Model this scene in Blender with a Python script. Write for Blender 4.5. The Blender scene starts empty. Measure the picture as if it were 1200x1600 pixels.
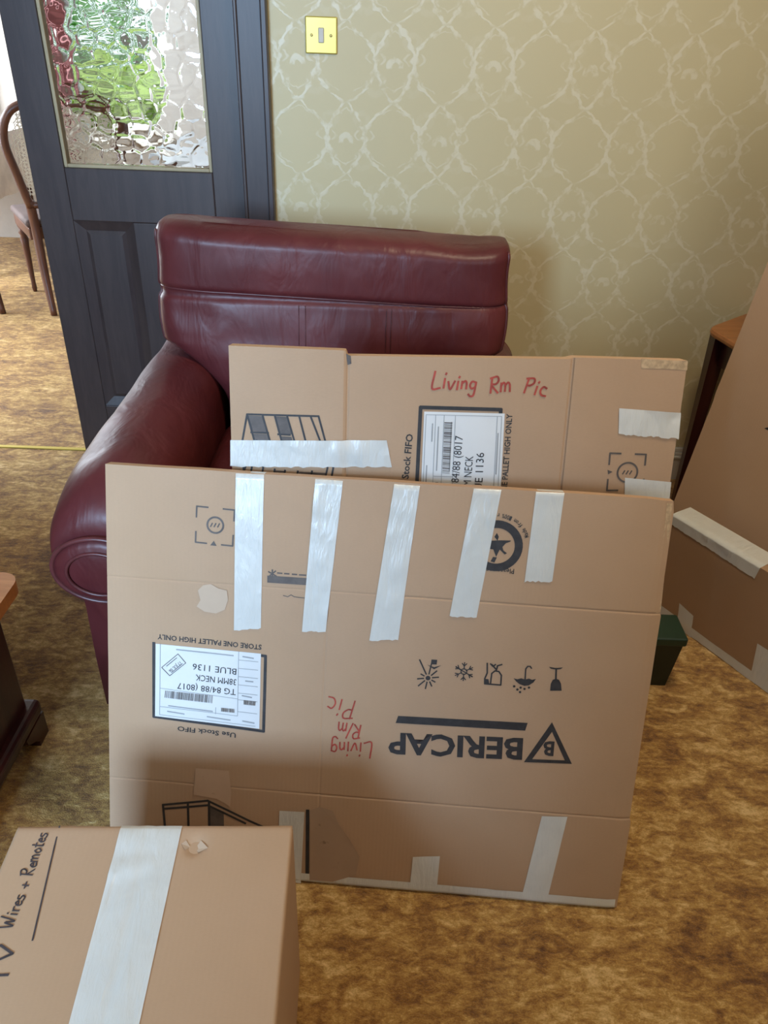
import bpy, bmesh, math, random
from mathutils import Matrix, Vector, noise
random.seed(7)
scene = bpy.context.scene
COL = scene.collection

# ------------------------------------------------------------------ camera, sky, sun, window light, added fill, exposure
cam_data = bpy.data.cameras.new('camera')
cam_data.sensor_fit = 'VERTICAL'; cam_data.sensor_height = 32.0; cam_data.lens = 32.0 * 1200 / 1600
cam_data.clip_start = 0.02
cam = bpy.data.objects.new('camera', cam_data); COL.objects.link(cam)
cam.matrix_world = Matrix(((0.9993, -0.0371, 0.0, 0.0), (0.0197, 0.5312, -0.847, 0.0), (0.0314, 0.8465, 0.5315, 1.33), (0, 0, 0, 1)))
scene.camera = cam
scene.view_settings.view_transform = 'Standard'; scene.view_settings.look = 'None'
scene.view_settings.gamma = 1.0; scene.view_settings.use_curve_mapping = False
scene.view_settings.exposure = 0.06
scene.cycles.max_bounces = 10; scene.cycles.transmission_bounces = 8; scene.cycles.transparent_max_bounces = 12
scene.cycles.sample_clamp_indirect = 6.0
scene.cycles.caustics_refractive = False; scene.cycles.caustics_reflective = False

world = bpy.data.worlds.new('sky'); scene.world = world; world.use_nodes = True
bg = world.node_tree.nodes['Background']; bg.inputs['Color'].default_value = (0.80, 0.90, 1.0, 1); bg.inputs['Strength'].default_value = 1.9

def lamp(name, kind, energy, color, loc, aim, **kw):
    d = bpy.data.lights.new(name, kind); d.energy = energy; d.color = color
    for k, v in kw.items(): setattr(d, k, v)
    o = bpy.data.objects.new(name, d); COL.objects.link(o); o.location = loc
    o.rotation_euler = (Vector(aim) - Vector(loc)).to_track_quat('-Z', 'Y').to_euler()
    return o
lamp('rear_window_daylight', 'AREA', 165, (0.45, 0.69, 1.0), (-0.96, -2.02, 1.72), (-0.30, 1.5, 0.6), shape='RECTANGLE', size=0.9, size_y=0.8)  # daylight from the window behind the camera; the bay around it is added
lamp('added_warm_fill', 'AREA', 5, (1.0, 0.83, 0.60), (1.15, -0.52, 1.55), (0.7, 2.2, 0.75), shape='RECTANGLE', size=1.1, size_y=1.1)  # warm fill added to lift the right side, no known window there
lamp('dining_patio_daylight', 'AREA', 220, (0.82, 0.91, 1.0), (-3.55, 4.1, 1.10), (-1.6, 4.1, 0.0), shape='RECTANGLE', size=2.2, size_y=2.0)

# ------------------------------------------------------------------ node helpers
class E:
    """a socket with arithmetic: builds Math nodes"""
    def __init__(s, t, k): s.t = t; s.k = k
    def _m(s, op, *a):
        n = s.t.nodes.new('ShaderNodeMath'); n.operation = op
        for i, v in enumerate((s,) + a):
            if isinstance(v, E): s.t.links.new(v.k, n.inputs[i])
            else: n.inputs[i].default_value = v
        return E(s.t, n.outputs[0])
    def __add__(s, o): return s._m('ADD', o)
    __radd__ = __add__
    def __sub__(s, o): return s._m('SUBTRACT', o)
    def __rsub__(s, o): return (s * -1.0) + o
    def __mul__(s, o): return s._m('MULTIPLY', o)
    __rmul__ = __mul__
    def __truediv__(s, o): return s._m('DIVIDE', o)
    def pow(s, o): return s._m('POWER', o)
    def sin(s): return s._m('SINE')
    def sqrt(s): return s._m('SQRT')
    def abs(s): return s._m('ABSOLUTE')
    def min(s, o): return s._m('MINIMUM', o)
    def max(s, o): return s._m('MAXIMUM', o)
    def round(s): return s._m('ROUND')
    def atan2(s, o): return s._m('ARCTAN2', o)
    def smooth(s, a, b):
        n = s.t.nodes.new('ShaderNodeMapRange'); n.interpolation_type = 'SMOOTHSTEP'
        s.t.links.new(s.k, n.inputs[0]); n.inputs[1].default_value = a; n.inputs[2].default_value = b
        return E(s.t, n.outputs[0])

class Mat:
    def __init__(s, name, color=(0.5, 0.5, 0.5), rough=0.6, **kw):
        s.m = bpy.data.materials.new(name); s.m.use_nodes = True; s.t = s.m.node_tree
        s.b = s.t.nodes['Principled BSDF']
        s.b.inputs['Base Color'].default_value = (*color, 1); s.b.inputs['Roughness'].default_value = rough
        for k, v in kw.items(): s.b.inputs[k.replace('_', ' ')].default_value = v
        s._co = None
    def co(s):
        if s._co is None: s._co = s.t.nodes.new('ShaderNodeTexCoord').outputs['Object']
        return s._co
    def xyz(s):
        n = s.t.nodes.new('ShaderNodeSeparateXYZ'); s.t.links.new(s.co(), n.inputs[0])
        return [E(s.t, o) for o in n.outputs]
    def noise(s, scale, detail=3, rough=0.55, stretch=(1, 1, 1), dist=0.0):
        m = s.t.nodes.new('ShaderNodeMapping'); m.inputs['Scale'].default_value = stretch; s.t.links.new(s.co(), m.inputs[0])
        n = s.t.nodes.new('ShaderNodeTexNoise'); n.inputs['Scale'].default_value = scale; n.inputs['Detail'].default_value = detail
        n.inputs['Roughness'].default_value = rough; n.inputs['Distortion'].default_value = dist
        s.t.links.new(m.outputs[0], n.inputs['Vector']); return E(s.t, n.outputs[0])
    def ramp(s, e, stops):
        n = s.t.nodes.new('ShaderNodeValToRGB'); r = n.color_ramp
        while len(r.elements) < len(stops): r.elements.new(0.5)
        for el, (p, c) in zip(r.elements, stops): el.position = p; el.color = (*c, 1)
        s.t.links.new(e.k, n.inputs[0]); return n.outputs[0]
    def mix(s, e, a, b, blend='MIX'):
        n = s.t.nodes.new('ShaderNodeMix'); n.data_type = 'RGBA'; n.blend_type = blend
        for i, v in ((0, e), (6, a), (7, b)):
            if isinstance(v, E): s.t.links.new(v.k, n.inputs[i])
            elif isinstance(v, (int, float)): n.inputs[i].default_value = v
            elif isinstance(v, tuple): n.inputs[i].default_value = (*v, 1)
            else: s.t.links.new(v, n.inputs[i])
        return n.outputs[2]
    def color(s, k): s.t.links.new(k, s.b.inputs['Base Color'])
    def set(s, name, e): s.t.links.new(e.k, s.b.inputs[name])
    def bump(s, e, strength=0.3, dist=0.01):
        n = s.t.nodes.new('ShaderNodeBump'); n.inputs['Strength'].default_value = strength; n.inputs['Distance'].default_value = dist
        s.t.links.new(e.k, n.inputs['Height'])
        if s.b.inputs['Normal'].is_linked: s.t.links.new(s.b.inputs['Normal'].links[0].from_socket, n.inputs['Normal'])
        s.t.links.new(n.outputs[0], s.b.inputs['Normal'])

def plain(name, color, rough=0.6, var=0.12, nscale=9, bump=0.0, bscale=80, **kw):
    m = Mat(name, color, rough, **kw)
    n = m.noise(nscale, 4)
    m.color(m.mix(n.smooth(0.3, 0.7), tuple(c * (1 - var) for c in color), tuple(min(1, c * (1 + var)) for c in color)))
    if bump: m.bump(m.noise(bscale, 3), bump, 0.002)
    return m.m

def wallpaper_mat():
    m = Mat('damask_wallpaper', rough=0.5)
    x, y, z = m.xyz()
    px, pz = 0.268, 0.38
    wob = (m.noise(30, 3) - 0.5) * 0.020
    X, Z = (x + 0.283 + wob) / px, (z - 0.872 + wob * 0.8) / pz
    def at0(ox, oz):
        dx, dz = X - ox, Z - oz
        return (dx - dx.round()) * px, (dz - dz.round()) * pz
    line = None; dot = None
    prof = [(0.0, .010), (.05, .026), (.12, .046), (.22, .064), (.34, .077), (.55, .080), (.68, .072), (.80, .052), (.90, .026), (1.0, .003)]
    prof2 = [(0.0, .003), (.10, .020), (.25, .040), (.45, .053), (.60, .052), (.78, .036), (.90, .018), (1.0, .003)]
    for ox, oz, pf in ((0.5, 0.0, prof), (0.0, 0.5, prof), (0.0, 0.0, prof2), (0.5, 0.5, prof2)):
        dx, dz = at0(ox, oz)
        t = (dz + 0.095) / 0.19
        b = E(m.t, m.ramp(t, [(p, (v * 10, v * 10, v * 10)) for p, v in pf])) * 0.1
        e = dx.abs() - b
        th = 0.0050 + (dz * 190.0 + oz * 3.0).sin().max(0.0) * 0.0065
        inside = t.smooth(-0.02, 0.03) * (1.0 - t.smooth(0.97, 1.02))
        l = (1.0 - (e.abs() / th).smooth(0.45, 1.2)) * inside
        q = (1.0 - ((e + 0.018 + (dz * 160.0).sin() * 0.008).abs() / 0.0048).smooth(0.4, 1.2)) * (dz * 95.0 + 0.6).sin().smooth(0.0, 0.5) * inside * 0.6
        l = l.max(q)
        line = l if line is None else line.max(l)
    for ox, oz in ((0.0, 0.0), (0.5, 0.5)):
        dx, dz = at0(ox, oz)
        r = ((dx / 0.020).pow(2.0) + ((dz + 0.008) / 0.022).pow(2.0)).sqrt()
        arch = (1.0 - (r - 0.75).abs().smooth(0.25, 0.45)) * (dz + 0.008).smooth(-0.006, 0.0)
        curl = ((dx.abs() - 0.045) / 0.022).pow(2.0) + ((dz - 0.05) / 0.02).pow(2.0)
        arch = arch.max((1.0 - (curl.sqrt() - 0.8).abs().smooth(0.2, 0.5)) * 0.2)
        curl2 = ((dx.abs() - 0.05) / 0.026).pow(2.0) + ((dz + 0.055) / 0.024).pow(2.0)
        arch = arch.max((1.0 - (curl2.sqrt() - 0.8).abs().smooth(0.2, 0.5)) * 0.2)
        dot = arch if dot is None else dot.max(arch)
    pat = line.max(dot * 0.85) * m.noise(45, 3).smooth(0.28, 0.58)
    big = m.noise(2.2, 2)
    base = m.mix(big, (0.59, 0.50, 0.285), (0.64, 0.545, 0.315))
    m.color(m.mix(pat, base, (0.715, 0.635, 0.435)))
    m.set('Roughness', 0.52 - pat * 0.12)
    m.bump(pat + m.noise(500, 2) * 0.25, 0.25, 0.0012)
    return m.m

def carpet_mat():
    m = Mat('mottled_gold_carpet', rough=0.95)
    a = m.noise(3.4, 5, 0.6, (1, 1.5, 1), 0.6); b = m.noise(15, 6, 0.7, (1, 1.8, 1), 0.7); c = m.noise(52, 5, 0.75, (1, 1.9, 1), 0.4); d = m.noise(300, 3, 0.7, (1, 1.5, 1))
    v = (a * 0.22 + b * 0.40 + c * 0.28 + d * 0.14 - 0.52) * 2.3 + 0.5
    m.color(m.ramp(v, [(0.26, (0.13, 0.045, 0.007)), (0.42, (0.34, 0.155, 0.027)), (0.55, (0.57, 0.32, 0.075)), (0.72, (0.90, 0.64, 0.28))]))
    m.bump(b * 0.5 + c + d * 0.8, 0.7, 0.009)
    m.b.inputs['Sheen Weight'].default_value = 0.25
    return m.m

def cardboard_mat(name, col, flute='x'):
    m = Mat(name, col, 0.72)
    x, y, z = m.xyz()
    n = m.noise(7, 4); f = m.noise(160, 3, 0.6, (1, 6, 1)); big = m.noise(2.5, 2)
    dk, lt = tuple(c * 0.84 for c in col), tuple(min(1, c * 1.12) for c in col)
    c1 = m.mix(n * 0.55 + f * 0.45, dk, lt)
    m.color(m.mix(big.smooth(0.35, 0.7) * 0.35, c1, (col[0] * 0.93, col[1] * 0.86, col[2] * 0.72)))
    w = ((x if flute == 'x' else y) * 900.0).sin()
    m.bump(w * 0.05 + m.noise(12, 3) * 0.8, 0.2, 0.003)
    return m.m

def tape_mat():
    m = Mat('packing_tape', (0.74, 0.75, 0.71), 0.30)
    n = m.noise(16, 3, 0.6, (1, 1, 1), 0.8)
    m.color(m.mix(n, (0.66, 0.67, 0.64), (0.80, 0.81, 0.77)))
    m.bump(m.noise(9, 3, 0.6, (3.2, 0.6, 1), 0.8), 0.5, 0.006); m.bump(m.noise(48, 3, 0.6, (2.4, 0.6, 1), 1.2), 0.45, 0.0022)
    m.b.inputs['Alpha'].default_value = 0.87
    m.b.inputs['Coat Weight'].default_value = 0.25; m.b.inputs['Coat Roughness'].default_value = 0.2
    return m.m

def leather_mat():
    m = Mat('burgundy_leather', (0.10, 0.02, 0.024), 0.3)
    n = m.noise(5, 4)
    m.color(m.mix(n.smooth(0.3, 0.7), (0.088, 0.015, 0.017), (0.125, 0.025, 0.026)))
    m.set('Roughness', 0.36 + m.noise(14, 3) * 0.18)
    m.bump(m.noise(9, 3, 0.5, (1.6, 1, 0.7), 0.7), 0.30, 0.02); m.bump(m.noise(330, 2), 0.10, 0.001)
    m.b.inputs['Coat Weight'].default_value = 0.06; m.b.inputs['Coat Roughness'].default_value = 0.25; m.b.inputs['Specular IOR Level'].default_value = 0.36
    return m.m

def wood_mat(name, a, b, rough=0.35, axis=(1, 1, 0.12), scale=22):
    m = Mat(name, a, rough)
    n = m.noise(scale, 5, 0.6, axis, 1.1); f = m.noise(scale * 6, 3, 0.6, axis)
    m.color(m.mix((n * 0.7 + f * 0.3).smooth(0.35, 0.65), a, b)); m.bump(f, 0.08, 0.002)
    return m.m

def glass_mat():
    m = Mat('patterned_glass', (0.97, 0.98, 0.97), 0.0, Transmission_Weight=1.0, IOR=1.45)
    m.bump(m.noise(30, 2), 0.05, 0.002)
    return m.m

def pane_mat():
    m = bpy.data.materials.new('clear_glass'); m.use_nodes = True; t = m.node_tree
    t.nodes.remove(t.nodes['Principled BSDF'])
    a = t.nodes.new('ShaderNodeBsdfTransparent'); a.inputs[0].default_value = (0.95, 0.97, 0.96, 1)
    g = t.nodes.new('ShaderNodeBsdfGlossy'); g.inputs['Roughness'].default_value = 0.02
    x = t.nodes.new('ShaderNodeMixShader'); x.inputs[0].default_value = 0.07
    t.links.new(a.outputs[0], x.inputs[1]); t.links.new(g.outputs[0], x.inputs[2]); t.links.new(x.outputs[0], t.nodes['Material Output'].inputs[0])
    return m

def stain_mat(name, col, a):
    m = Mat(name, col, 0.75); n = m.noise(45, 4, 0.65)
    m.set('Alpha', n.smooth(0.15, 0.38) * a)
    m.color(m.mix(m.noise(20, 3), tuple(c * .9 for c in col), tuple(c * 1.1 for c in col)))
    return m.m

M = dict(
    wallpaper=wallpaper_mat(), carpet=carpet_mat(),
    card=cardboard_mat('corrugated_cardboard', (0.475, 0.312, 0.195)),
    card_dark=cardboard_mat('brown_cardboard', (0.40, 0.25, 0.145), 'y'),
    card_edge=plain('cardboard_edge', (0.50, 0.36, 0.22), 0.85, 0.2, 120),
    tape=tape_mat(), leather=leather_mat(),
    piping=plain('leather_piping', (0.10, 0.025, 0.026), 0.35, 0.2, 30),
    door=wood_mat('dark_stained_door', (0.044, 0.031, 0.031), (0.060, 0.043, 0.041), 0.42),
    mahogany=wood_mat('dark_mahogany', (0.030, 0.007, 0.007), (0.052, 0.012, 0.010), 0.30),
    orange_wood=wood_mat('orange_polished_wood', (0.36, 0.13, 0.035), (0.48, 0.19, 0.06), 0.28, (0.15, 1, 1)),
    chair_wood=wood_mat('dining_chair_wood', (0.065, 0.022, 0.014), (0.115, 0.040, 0.022), 0.4),
    glass=glass_mat(), pane=pane_mat(),
    bead=plain('pale_bead', (0.42, 0.34, 0.20), 0.5),
    brass=plain('polished_brass', (0.60, 0.46, 0.10), 0.36, 0.06, 6, Metallic=0.35),
    screw=plain('screw_brass', (0.32, 0.22, 0.07), 0.4, Metallic=0.8),
    rocker=plain('switch_rocker', (0.52, 0.46, 0.36), 0.4),
    white=plain('white_paint', (0.70, 0.68, 0.63), 0.5, 0.05), cream=plain('cream_wall', (0.66, 0.60, 0.50), 0.8, 0.04), dining_wall=plain('dining_wall_paint', (0.42, 0.38, 0.34), 0.85, 0.05), tan=plain('tan_wall', (0.30, 0.245, 0.18), 0.85, 0.05),
    ceil=plain('ceiling_white', (0.58, 0.55, 0.50), 0.9, 0.03),
    ink=plain('black_print', (0.030, 0.028, 0.030), 0.6, 0.25, 60), grey_ink=plain('grey_print', (0.105, 0.085, 0.075), 0.6, 0.2, 50),
    faint_ink=plain('fine_grey_print', (0.34, 0.35, 0.36), 0.6, 0.1), red_ink=plain('red_marker', (0.40, 0.055, 0.035), 0.55, 0.25, 70),
    black_ink=plain('black_marker', (0.055, 0.045, 0.050), 0.5, 0.25, 70),
    paper=plain('white_label_paper', (0.74, 0.75, 0.75), 0.4, 0.03),
    stain=stain_mat('pale_scuff', (0.53, 0.395, 0.285), 1.0), torn=stain_mat('torn_paper_layer', (0.40, 0.275, 0.185), 1.0), patch=stain_mat('pale_patch', (0.52, 0.355, 0.24), 1.0),
    green=plain('dark_green_plastic', (0.006, 0.014, 0.010), 0.4), green_rim=plain('green_plastic_rim', (0.010, 0.036, 0.020), 0.4),
    cane=plain('woven_cane', (0.62, 0.55, 0.44), 0.6), seat=plain('brown_seat_fabric', (0.085, 0.055, 0.048), 0.8),
    cloth=plain('pale_tablecloth', (0.66, 0.58, 0.52), 0.85), curtain=plain('dusky_red_curtain', (0.27, 0.115, 0.115), 0.9, 0.25, 30),
    pale_blue=plain('pale_blue_top', (0.66, 0.73, 0.82), 0.3, 0.04),
    leaf=plain('green_leaf', (0.13, 0.42, 0.08), 0.5, 0.5, 2.5), leaf2=plain('yellow_green_leaf', (0.42, 0.60, 0.06), 0.5, 0.4, 3),
    bark=plain('bark', (0.10, 0.07, 0.045), 0.9), lawn=plain('lawn', (0.12, 0.26, 0.05), 0.95, 0.3, 8),
    blue_cloth=plain('blue_grey_drape', (0.42, 0.47, 0.62), 0.9),
)

# ------------------------------------------------------------------ mesh helpers
def link(o, parent=None):
    COL.objects.link(o)
    if parent is not None: o.parent = parent
    return o
def mesh(name, verts, faces, mat, parent=None, smooth=False, kind=None):
    d = bpy.data.meshes.new(name); d.from_pydata([tuple(v) for v in verts], [], [tuple(f) for f in faces]); d.update()
    d.materials.append(M[mat] if isinstance(mat, str) else mat)
    if smooth: d.polygons.foreach_set('use_smooth', [True] * len(d.polygons))
    o = link(bpy.data.objects.new(name, d), parent)
    if kind: o['kind'] = kind
    return o
def from_bm(name, bm, mat, parent=None, smooth=False, kind=None):
    bmesh.ops.recalc_face_normals(bm, faces=bm.faces)
    d = bpy.data.meshes.new(name); bm.to_mesh(d); bm.free(); d.materials.append(M[mat])
    if smooth:
        d.polygons.foreach_set('use_smooth', [True] * len(d.polygons))
    o = link(bpy.data.objects.new(name, d), parent)
    if kind: o['kind'] = kind
    return o
def add_box(bm, x0, x1, y0, y1, z0, z1, bev=0.0, seg=2):
    r = bmesh.ops.create_cube(bm, size=1.0)['verts']
    for v in r: v.co = Vector((x0 + (v.co.x + .5) * (x1 - x0), y0 + (v.co.y + .5) * (y1 - y0), z0 + (v.co.z + .5) * (z1 - z0)))
    if bev:
        es = list({e for v in r for e in v.link_edges})
        bmesh.ops.bevel(bm, geom=es, offset=bev, segments=seg, profile=0.5, affect='EDGES')
def box(name, x0, x1, y0, y1, z0, z1, mat, parent=None, bev=0.0, seg=2, kind=None, smooth=False):
    bm = bmesh.new(); add_box(bm, x0, x1, y0, y1, z0, z1, bev, seg); return from_bm(name, bm, mat, parent, smooth, kind)
def boxes(name, lst, mat, parent=None, kind=None, bev=0.0):
    bm = bmesh.new()
    for b in lst: add_box(bm, *b, bev=bev)
    return from_bm(name, bm, mat, parent, False, kind)
def empty(name, loc=(0, 0, 0), rz=0.0, mat=None):
    o = bpy.data.objects.new(name, None); COL.objects.link(o); o.empty_display_size = 0.1
    if mat is not None: o.matrix_world = mat
    else: o.location = loc; o.rotation_euler = (0, 0, rz)
    return o
def tag(o, label, cat, group=None):
    o['label'] = label; o['category'] = cat
    if group: o['group'] = group
    return o
def frame_of(o, u, v, n):
    return Matrix(((u[0], v[0], n[0], o[0]), (u[1], v[1], n[1], o[1]), (u[2], v[2], n[2], o[2]), (0, 0, 0, 1)))
def tube(pts, rad, seg=8, closed=False):
    """verts, faces of a tube along pts; rad a number or list"""
    P = [Vector(p) for p in pts]; n = len(P); V = []; Fc = []
    prev = None
    for i, p in enumerate(P):
        a = P[(i + 1) % n] if (closed or i < n - 1) else p
        b = P[i - 1] if (closed or i > 0) else p
        t = (a - b).normalized()
        if prev is None: r = t.orthogonal().normalized()
        else: r = (prev - t * prev.dot(t)).normalized()
        prev = r; s = t.cross(r); R = rad[i] if isinstance(rad, (list, tuple)) else rad
        for k in range(seg):
            q = 2 * math.pi * k / seg; V.append(p + (r * math.cos(q) + s * math.sin(q)) * R)
    for i in range(n if closed else n - 1):
        j = (i + 1) % n
        for k in range(seg):
            l = (k + 1) % seg; Fc.append((i * seg + k, i * seg + l, j * seg + l, j * seg + k))
    if not closed: Fc += [tuple(range(seg))[::-1], tuple((n - 1) * seg + k for k in range(seg))]
    return V, Fc
def spline(pts, n=8):
    out = []
    P = [Vector(p) for p in pts]; P = [P[0] * 2 - P[1]] + P + [P[-1] * 2 - P[-2]]
    for i in range(1, len(P) - 2):
        for k in range(n):
            t = k / n; a, b, c, d = P[i - 1:i + 3]
            out.append(0.5 * ((2 * b) + (c - a) * t + (2 * a - 5 * b + 4 * c - d) * t * t + (3 * b - a - 3 * c + d) * t ** 3))
    return out + [P[-2]]
def lathe(profile, seg=14, ox=0, oy=0):
    V = []; Fc = []
    for r, z in profile:
        for k in range(seg): q = 2 * math.pi * k / seg; V.append((ox + r * math.cos(q), oy + r * math.sin(q), z))
    for i in range(len(profile) - 1):
        for k in range(seg): l = (k + 1) % seg; Fc.append((i * seg + k, i * seg + l, (i + 1) * seg + l, (i + 1) * seg + k))
    Fc += [tuple(range(seg))[::-1], tuple((len(profile) - 1) * seg + k for k in range(seg))]
    return V, Fc
def nz(x, y, z=0.0): return noise.noise(Vector((x, y, z)))
def gauss(x, s): return math.exp(-(x / s) ** 2)

# ------------------------------------------------------------------ the rooms
def struct(o): o['kind'] = 'structure'; return o
struct(box('floor', -3.7, 2.7, -2.15, 5.7, -0.06, 0.0, 'carpet'))
struct(box('ceiling', -3.7, 2.7, -2.15, 5.7, 2.42, 2.50, 'ceil'))
wall = struct(boxes('wall_back', [(-0.40, 2.6, 2.43, 2.54, 0, 2.42), (-2.3, -1.80, 2.43, 2.54, 0, 2.42), (-1.80, -0.40, 2.43, 2.54, 2.06, 2.42)], 'wallpaper'))
struct(box('wall_left', -2.4, -2.3, -0.65, 2.54, 0, 2.42, 'tan'))
struct(box('wall_right', 2.6, 2.7, -0.65, 2.54, 0, 2.42, 'tan'))
struct(boxes('wall_rear', [(-2.3, -1.60, -0.65, -0.55, 0, 2.42), (-0.50, 0.55, -0.65, -0.55, 0, 2.42), (1.75, 2.6, -0.65, -0.55, 0, 2.42), (0.55, 1.75, -0.65, -0.55, 0, 0.95), (0.55, 1.75, -0.65, -0.55, 2.15, 2.42), (-1.60, -0.50, -0.65, -0.55, 2.30, 2.42)], 'tan'))  # right opening added for the warm fill; left opening's edge cuts the daylight
struct(boxes('added_bay_baffle', [(-1.70, -1.60, -2.15, -0.65, 0, 2.42), (-0.50, -0.40, -2.15, -0.65, 0, 2.42), (-1.60, -0.50, -2.15, -2.05, 0, 0.60), (-1.60, -0.50, -2.15, -2.05, 2.25, 2.42)], 'tan'))  # unseen bay, added so its side wall keeps daylight off the right
struct(boxes('wall_far', [(-3.6, -2.14, 5.6, 5.7, 0, 2.42), (-1.50, 0.7, 5.6, 5.7, 0, 2.42), (-2.14, -1.50, 5.6, 5.7, 0, 0.66), (-2.14, -1.50, 5.6, 5.7, 2.05, 2.42)], 'dining_wall'))
struct(boxes('wall_far_left', [(-3.7, -3.6, 2.54, 3.0, 0, 2.42), (-3.7, -3.6, 5.2, 5.7, 0, 2.42), (-3.7, -3.6, 3.0, 5.2, 2.1, 2.42)], 'dining_wall'))
struct(box('wall_far_right', 0.6, 0.7, 2.54, 5.6, 0, 2.42, 'dining_wall'))
struct(box('wall_dining_front', -3.6, -2.3, 2.43, 2.54, 0, 2.42, 'dining_wall'))
# skirting board with a moulded top, in lengths either side of the doorway
bm = bmesh.new()
add_box(bm, -0.36, 2.6, 2.412, 2.43, 0, 0.105); add_box(bm, -0.36, 2.6, 2.418, 2.43, 0.105, 0.122, 0.004); add_box(bm, -0.36, 2.6, 2.406, 2.43, 0.082, 0.094, 0.004)
struct(from_bm('baseboard_back', bm, 'white'))
# rear window frame, then the frame of the added fill opening
struct(boxes('window_1', [(-1.60, -1.54, -2.13, -2.07, .60, 2.25), (-0.56, -0.50, -2.13, -2.07, .60, 2.25), (-1.54, -0.56, -2.13, -2.07, .60, .66), (-1.54, -0.56, -2.13, -2.07, 2.19, 2.25), (-1.54, -0.56, -2.13, -2.07, 1.22, 1.27)], 'white'))
struct(boxes('added_fill_window', [(0.55, 0.61, -0.63, -0.57, .95, 2.15), (1.69, 1.75, -0.63, -0.57, .95, 2.15), (0.61, 1.69, -0.63, -0.57, .95, 1.01), (0.61, 1.69, -0.63, -0.57, 2.09, 2.15), (1.13, 1.17, -0.63, -0.57, 1.01, 2.09)], 'white'))  # unseen frame added around the warm fill light
# far dining window: frame, pane, sill
w2 = struct(boxes('window_2', [(-2.14, -2.09, 5.61, 5.66, .66, 2.05), (-1.55, -1.50, 5.61, 5.66, .66, 2.05), (-2.09, -1.55, 5.61, 5.66, .66, .72), (-2.09, -1.55, 5.61, 5.66, 1.99, 2.05)], 'white'))
box('window_pane', -2.09, -1.55, 5.632, 5.638, .72, 1.99, 'pane', w2)
box('window_sill', -2.18, -1.46, 5.50, 5.60, .64, .665, 'white', w2, 0.004)
struct(box('trim_2', -1.78, -0.46, 2.462, 2.478, 0.0, 0.004, 'brass'))     # brass carpet strip in the doorway
# door casing, right jamb and head, then the closed leaf
trim = struct(boxes('trim_1', [(-0.440, -0.372, 2.405, 2.54, 0, 2.13), (-1.80, -0.440, 2.405, 2.54, 2.06, 2.13), (-1.84, -1.78, 2.405, 2.54, 0, 2.13)], 'door', bev=0.004))
boxes('casing_bead', [(-0.374, -0.358, 2.396, 2.43, 0, 2.14), (-0.446, -0.436, 2.398, 2.41, 0, 2.06)], 'door', trim, bev=0.003)
door = struct(empty('door_1', (-0.442, 2.47, 0.0)))
def dbox(n, x0, x1, z0, z1, y0=-0.022, y1=0.022, mat='door', bev=0.003, par=None):
    o = box(n, x0 + 0.442, x1 + 0.442, y0, y1, z0, z1, mat, par or door, bev); return o
dbox('stile', -1.086, -0.985, 0.008, 2.04); dbox('stile', -0.545, -0.446, 0.008, 2.04)
dbox('rail', -0.985, -0.545, 1.92, 2.04); dbox('rail', -0.985, -0.545, 0.805, 0.955); dbox('rail', -0.985, -0.545, 0.008, 0.19)
dbox('muntin', -0.802, -0.728, 0.19, 0.805)
for x0, x1 in ((-0.985, -0.802), (-0.728, -0.545)):           # fielded lower panels with a bevelled surround
    p = dbox('panel', x0, x1, 0.19, 0.805, -0.004, 0.012, bev=0)
    a, b = x0 + 0.442, x1 + 0.442; e = 0.030; z0, z1 = 0.19, 0.805
    V = [(a, -0.018, z0), (b, -0.018, z0), (b, -0.018, z1), (a, -0.018, z1), (a + e, -0.006, z0 + e), (b - e, -0.006, z0 + e), (b - e, -0.006, z1 - e), (a + e, -0.006, z1 - e),
         (a + e + .012, -0.012, z0 + e + .012), (b - e - .012, -0.012, z0 + e + .012), (b - e - .012, -0.012, z1 - e - .012), (a + e + .012, -0.012, z1 - e - .012)]
    Fc = [(0, 1, 5, 4), (1, 2, 6, 5), (2, 3, 7, 6), (3, 0, 4, 7), (4, 5, 9, 8), (5, 6, 10, 9), (6, 7, 11, 10), (7, 4, 8, 11), (8, 9, 10, 11)]
    mesh('panel_moulding', V, Fc, 'door', p)
# glazing beads
gx0, gx1, gz0, gz1 = -0.985 + .442, -0.545 + .442, 0.955, 1.92
for nm, b in (('bead', (gx0, gx0 + .010)), ('bead', (gx1 - .010, gx1))): box('glazing_bead', b[0], b[1], -0.016, 0.016, gz0, gz1, 'bead', door, 0.002)
for b in ((gz0, gz0 + .010), (gz1 - .010, gz1)): box('glazing_bead', gx0 + .010, gx1 - .010, -0.016, 0.016, b[0], b[1], 'bead', door, 0.002)
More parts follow.
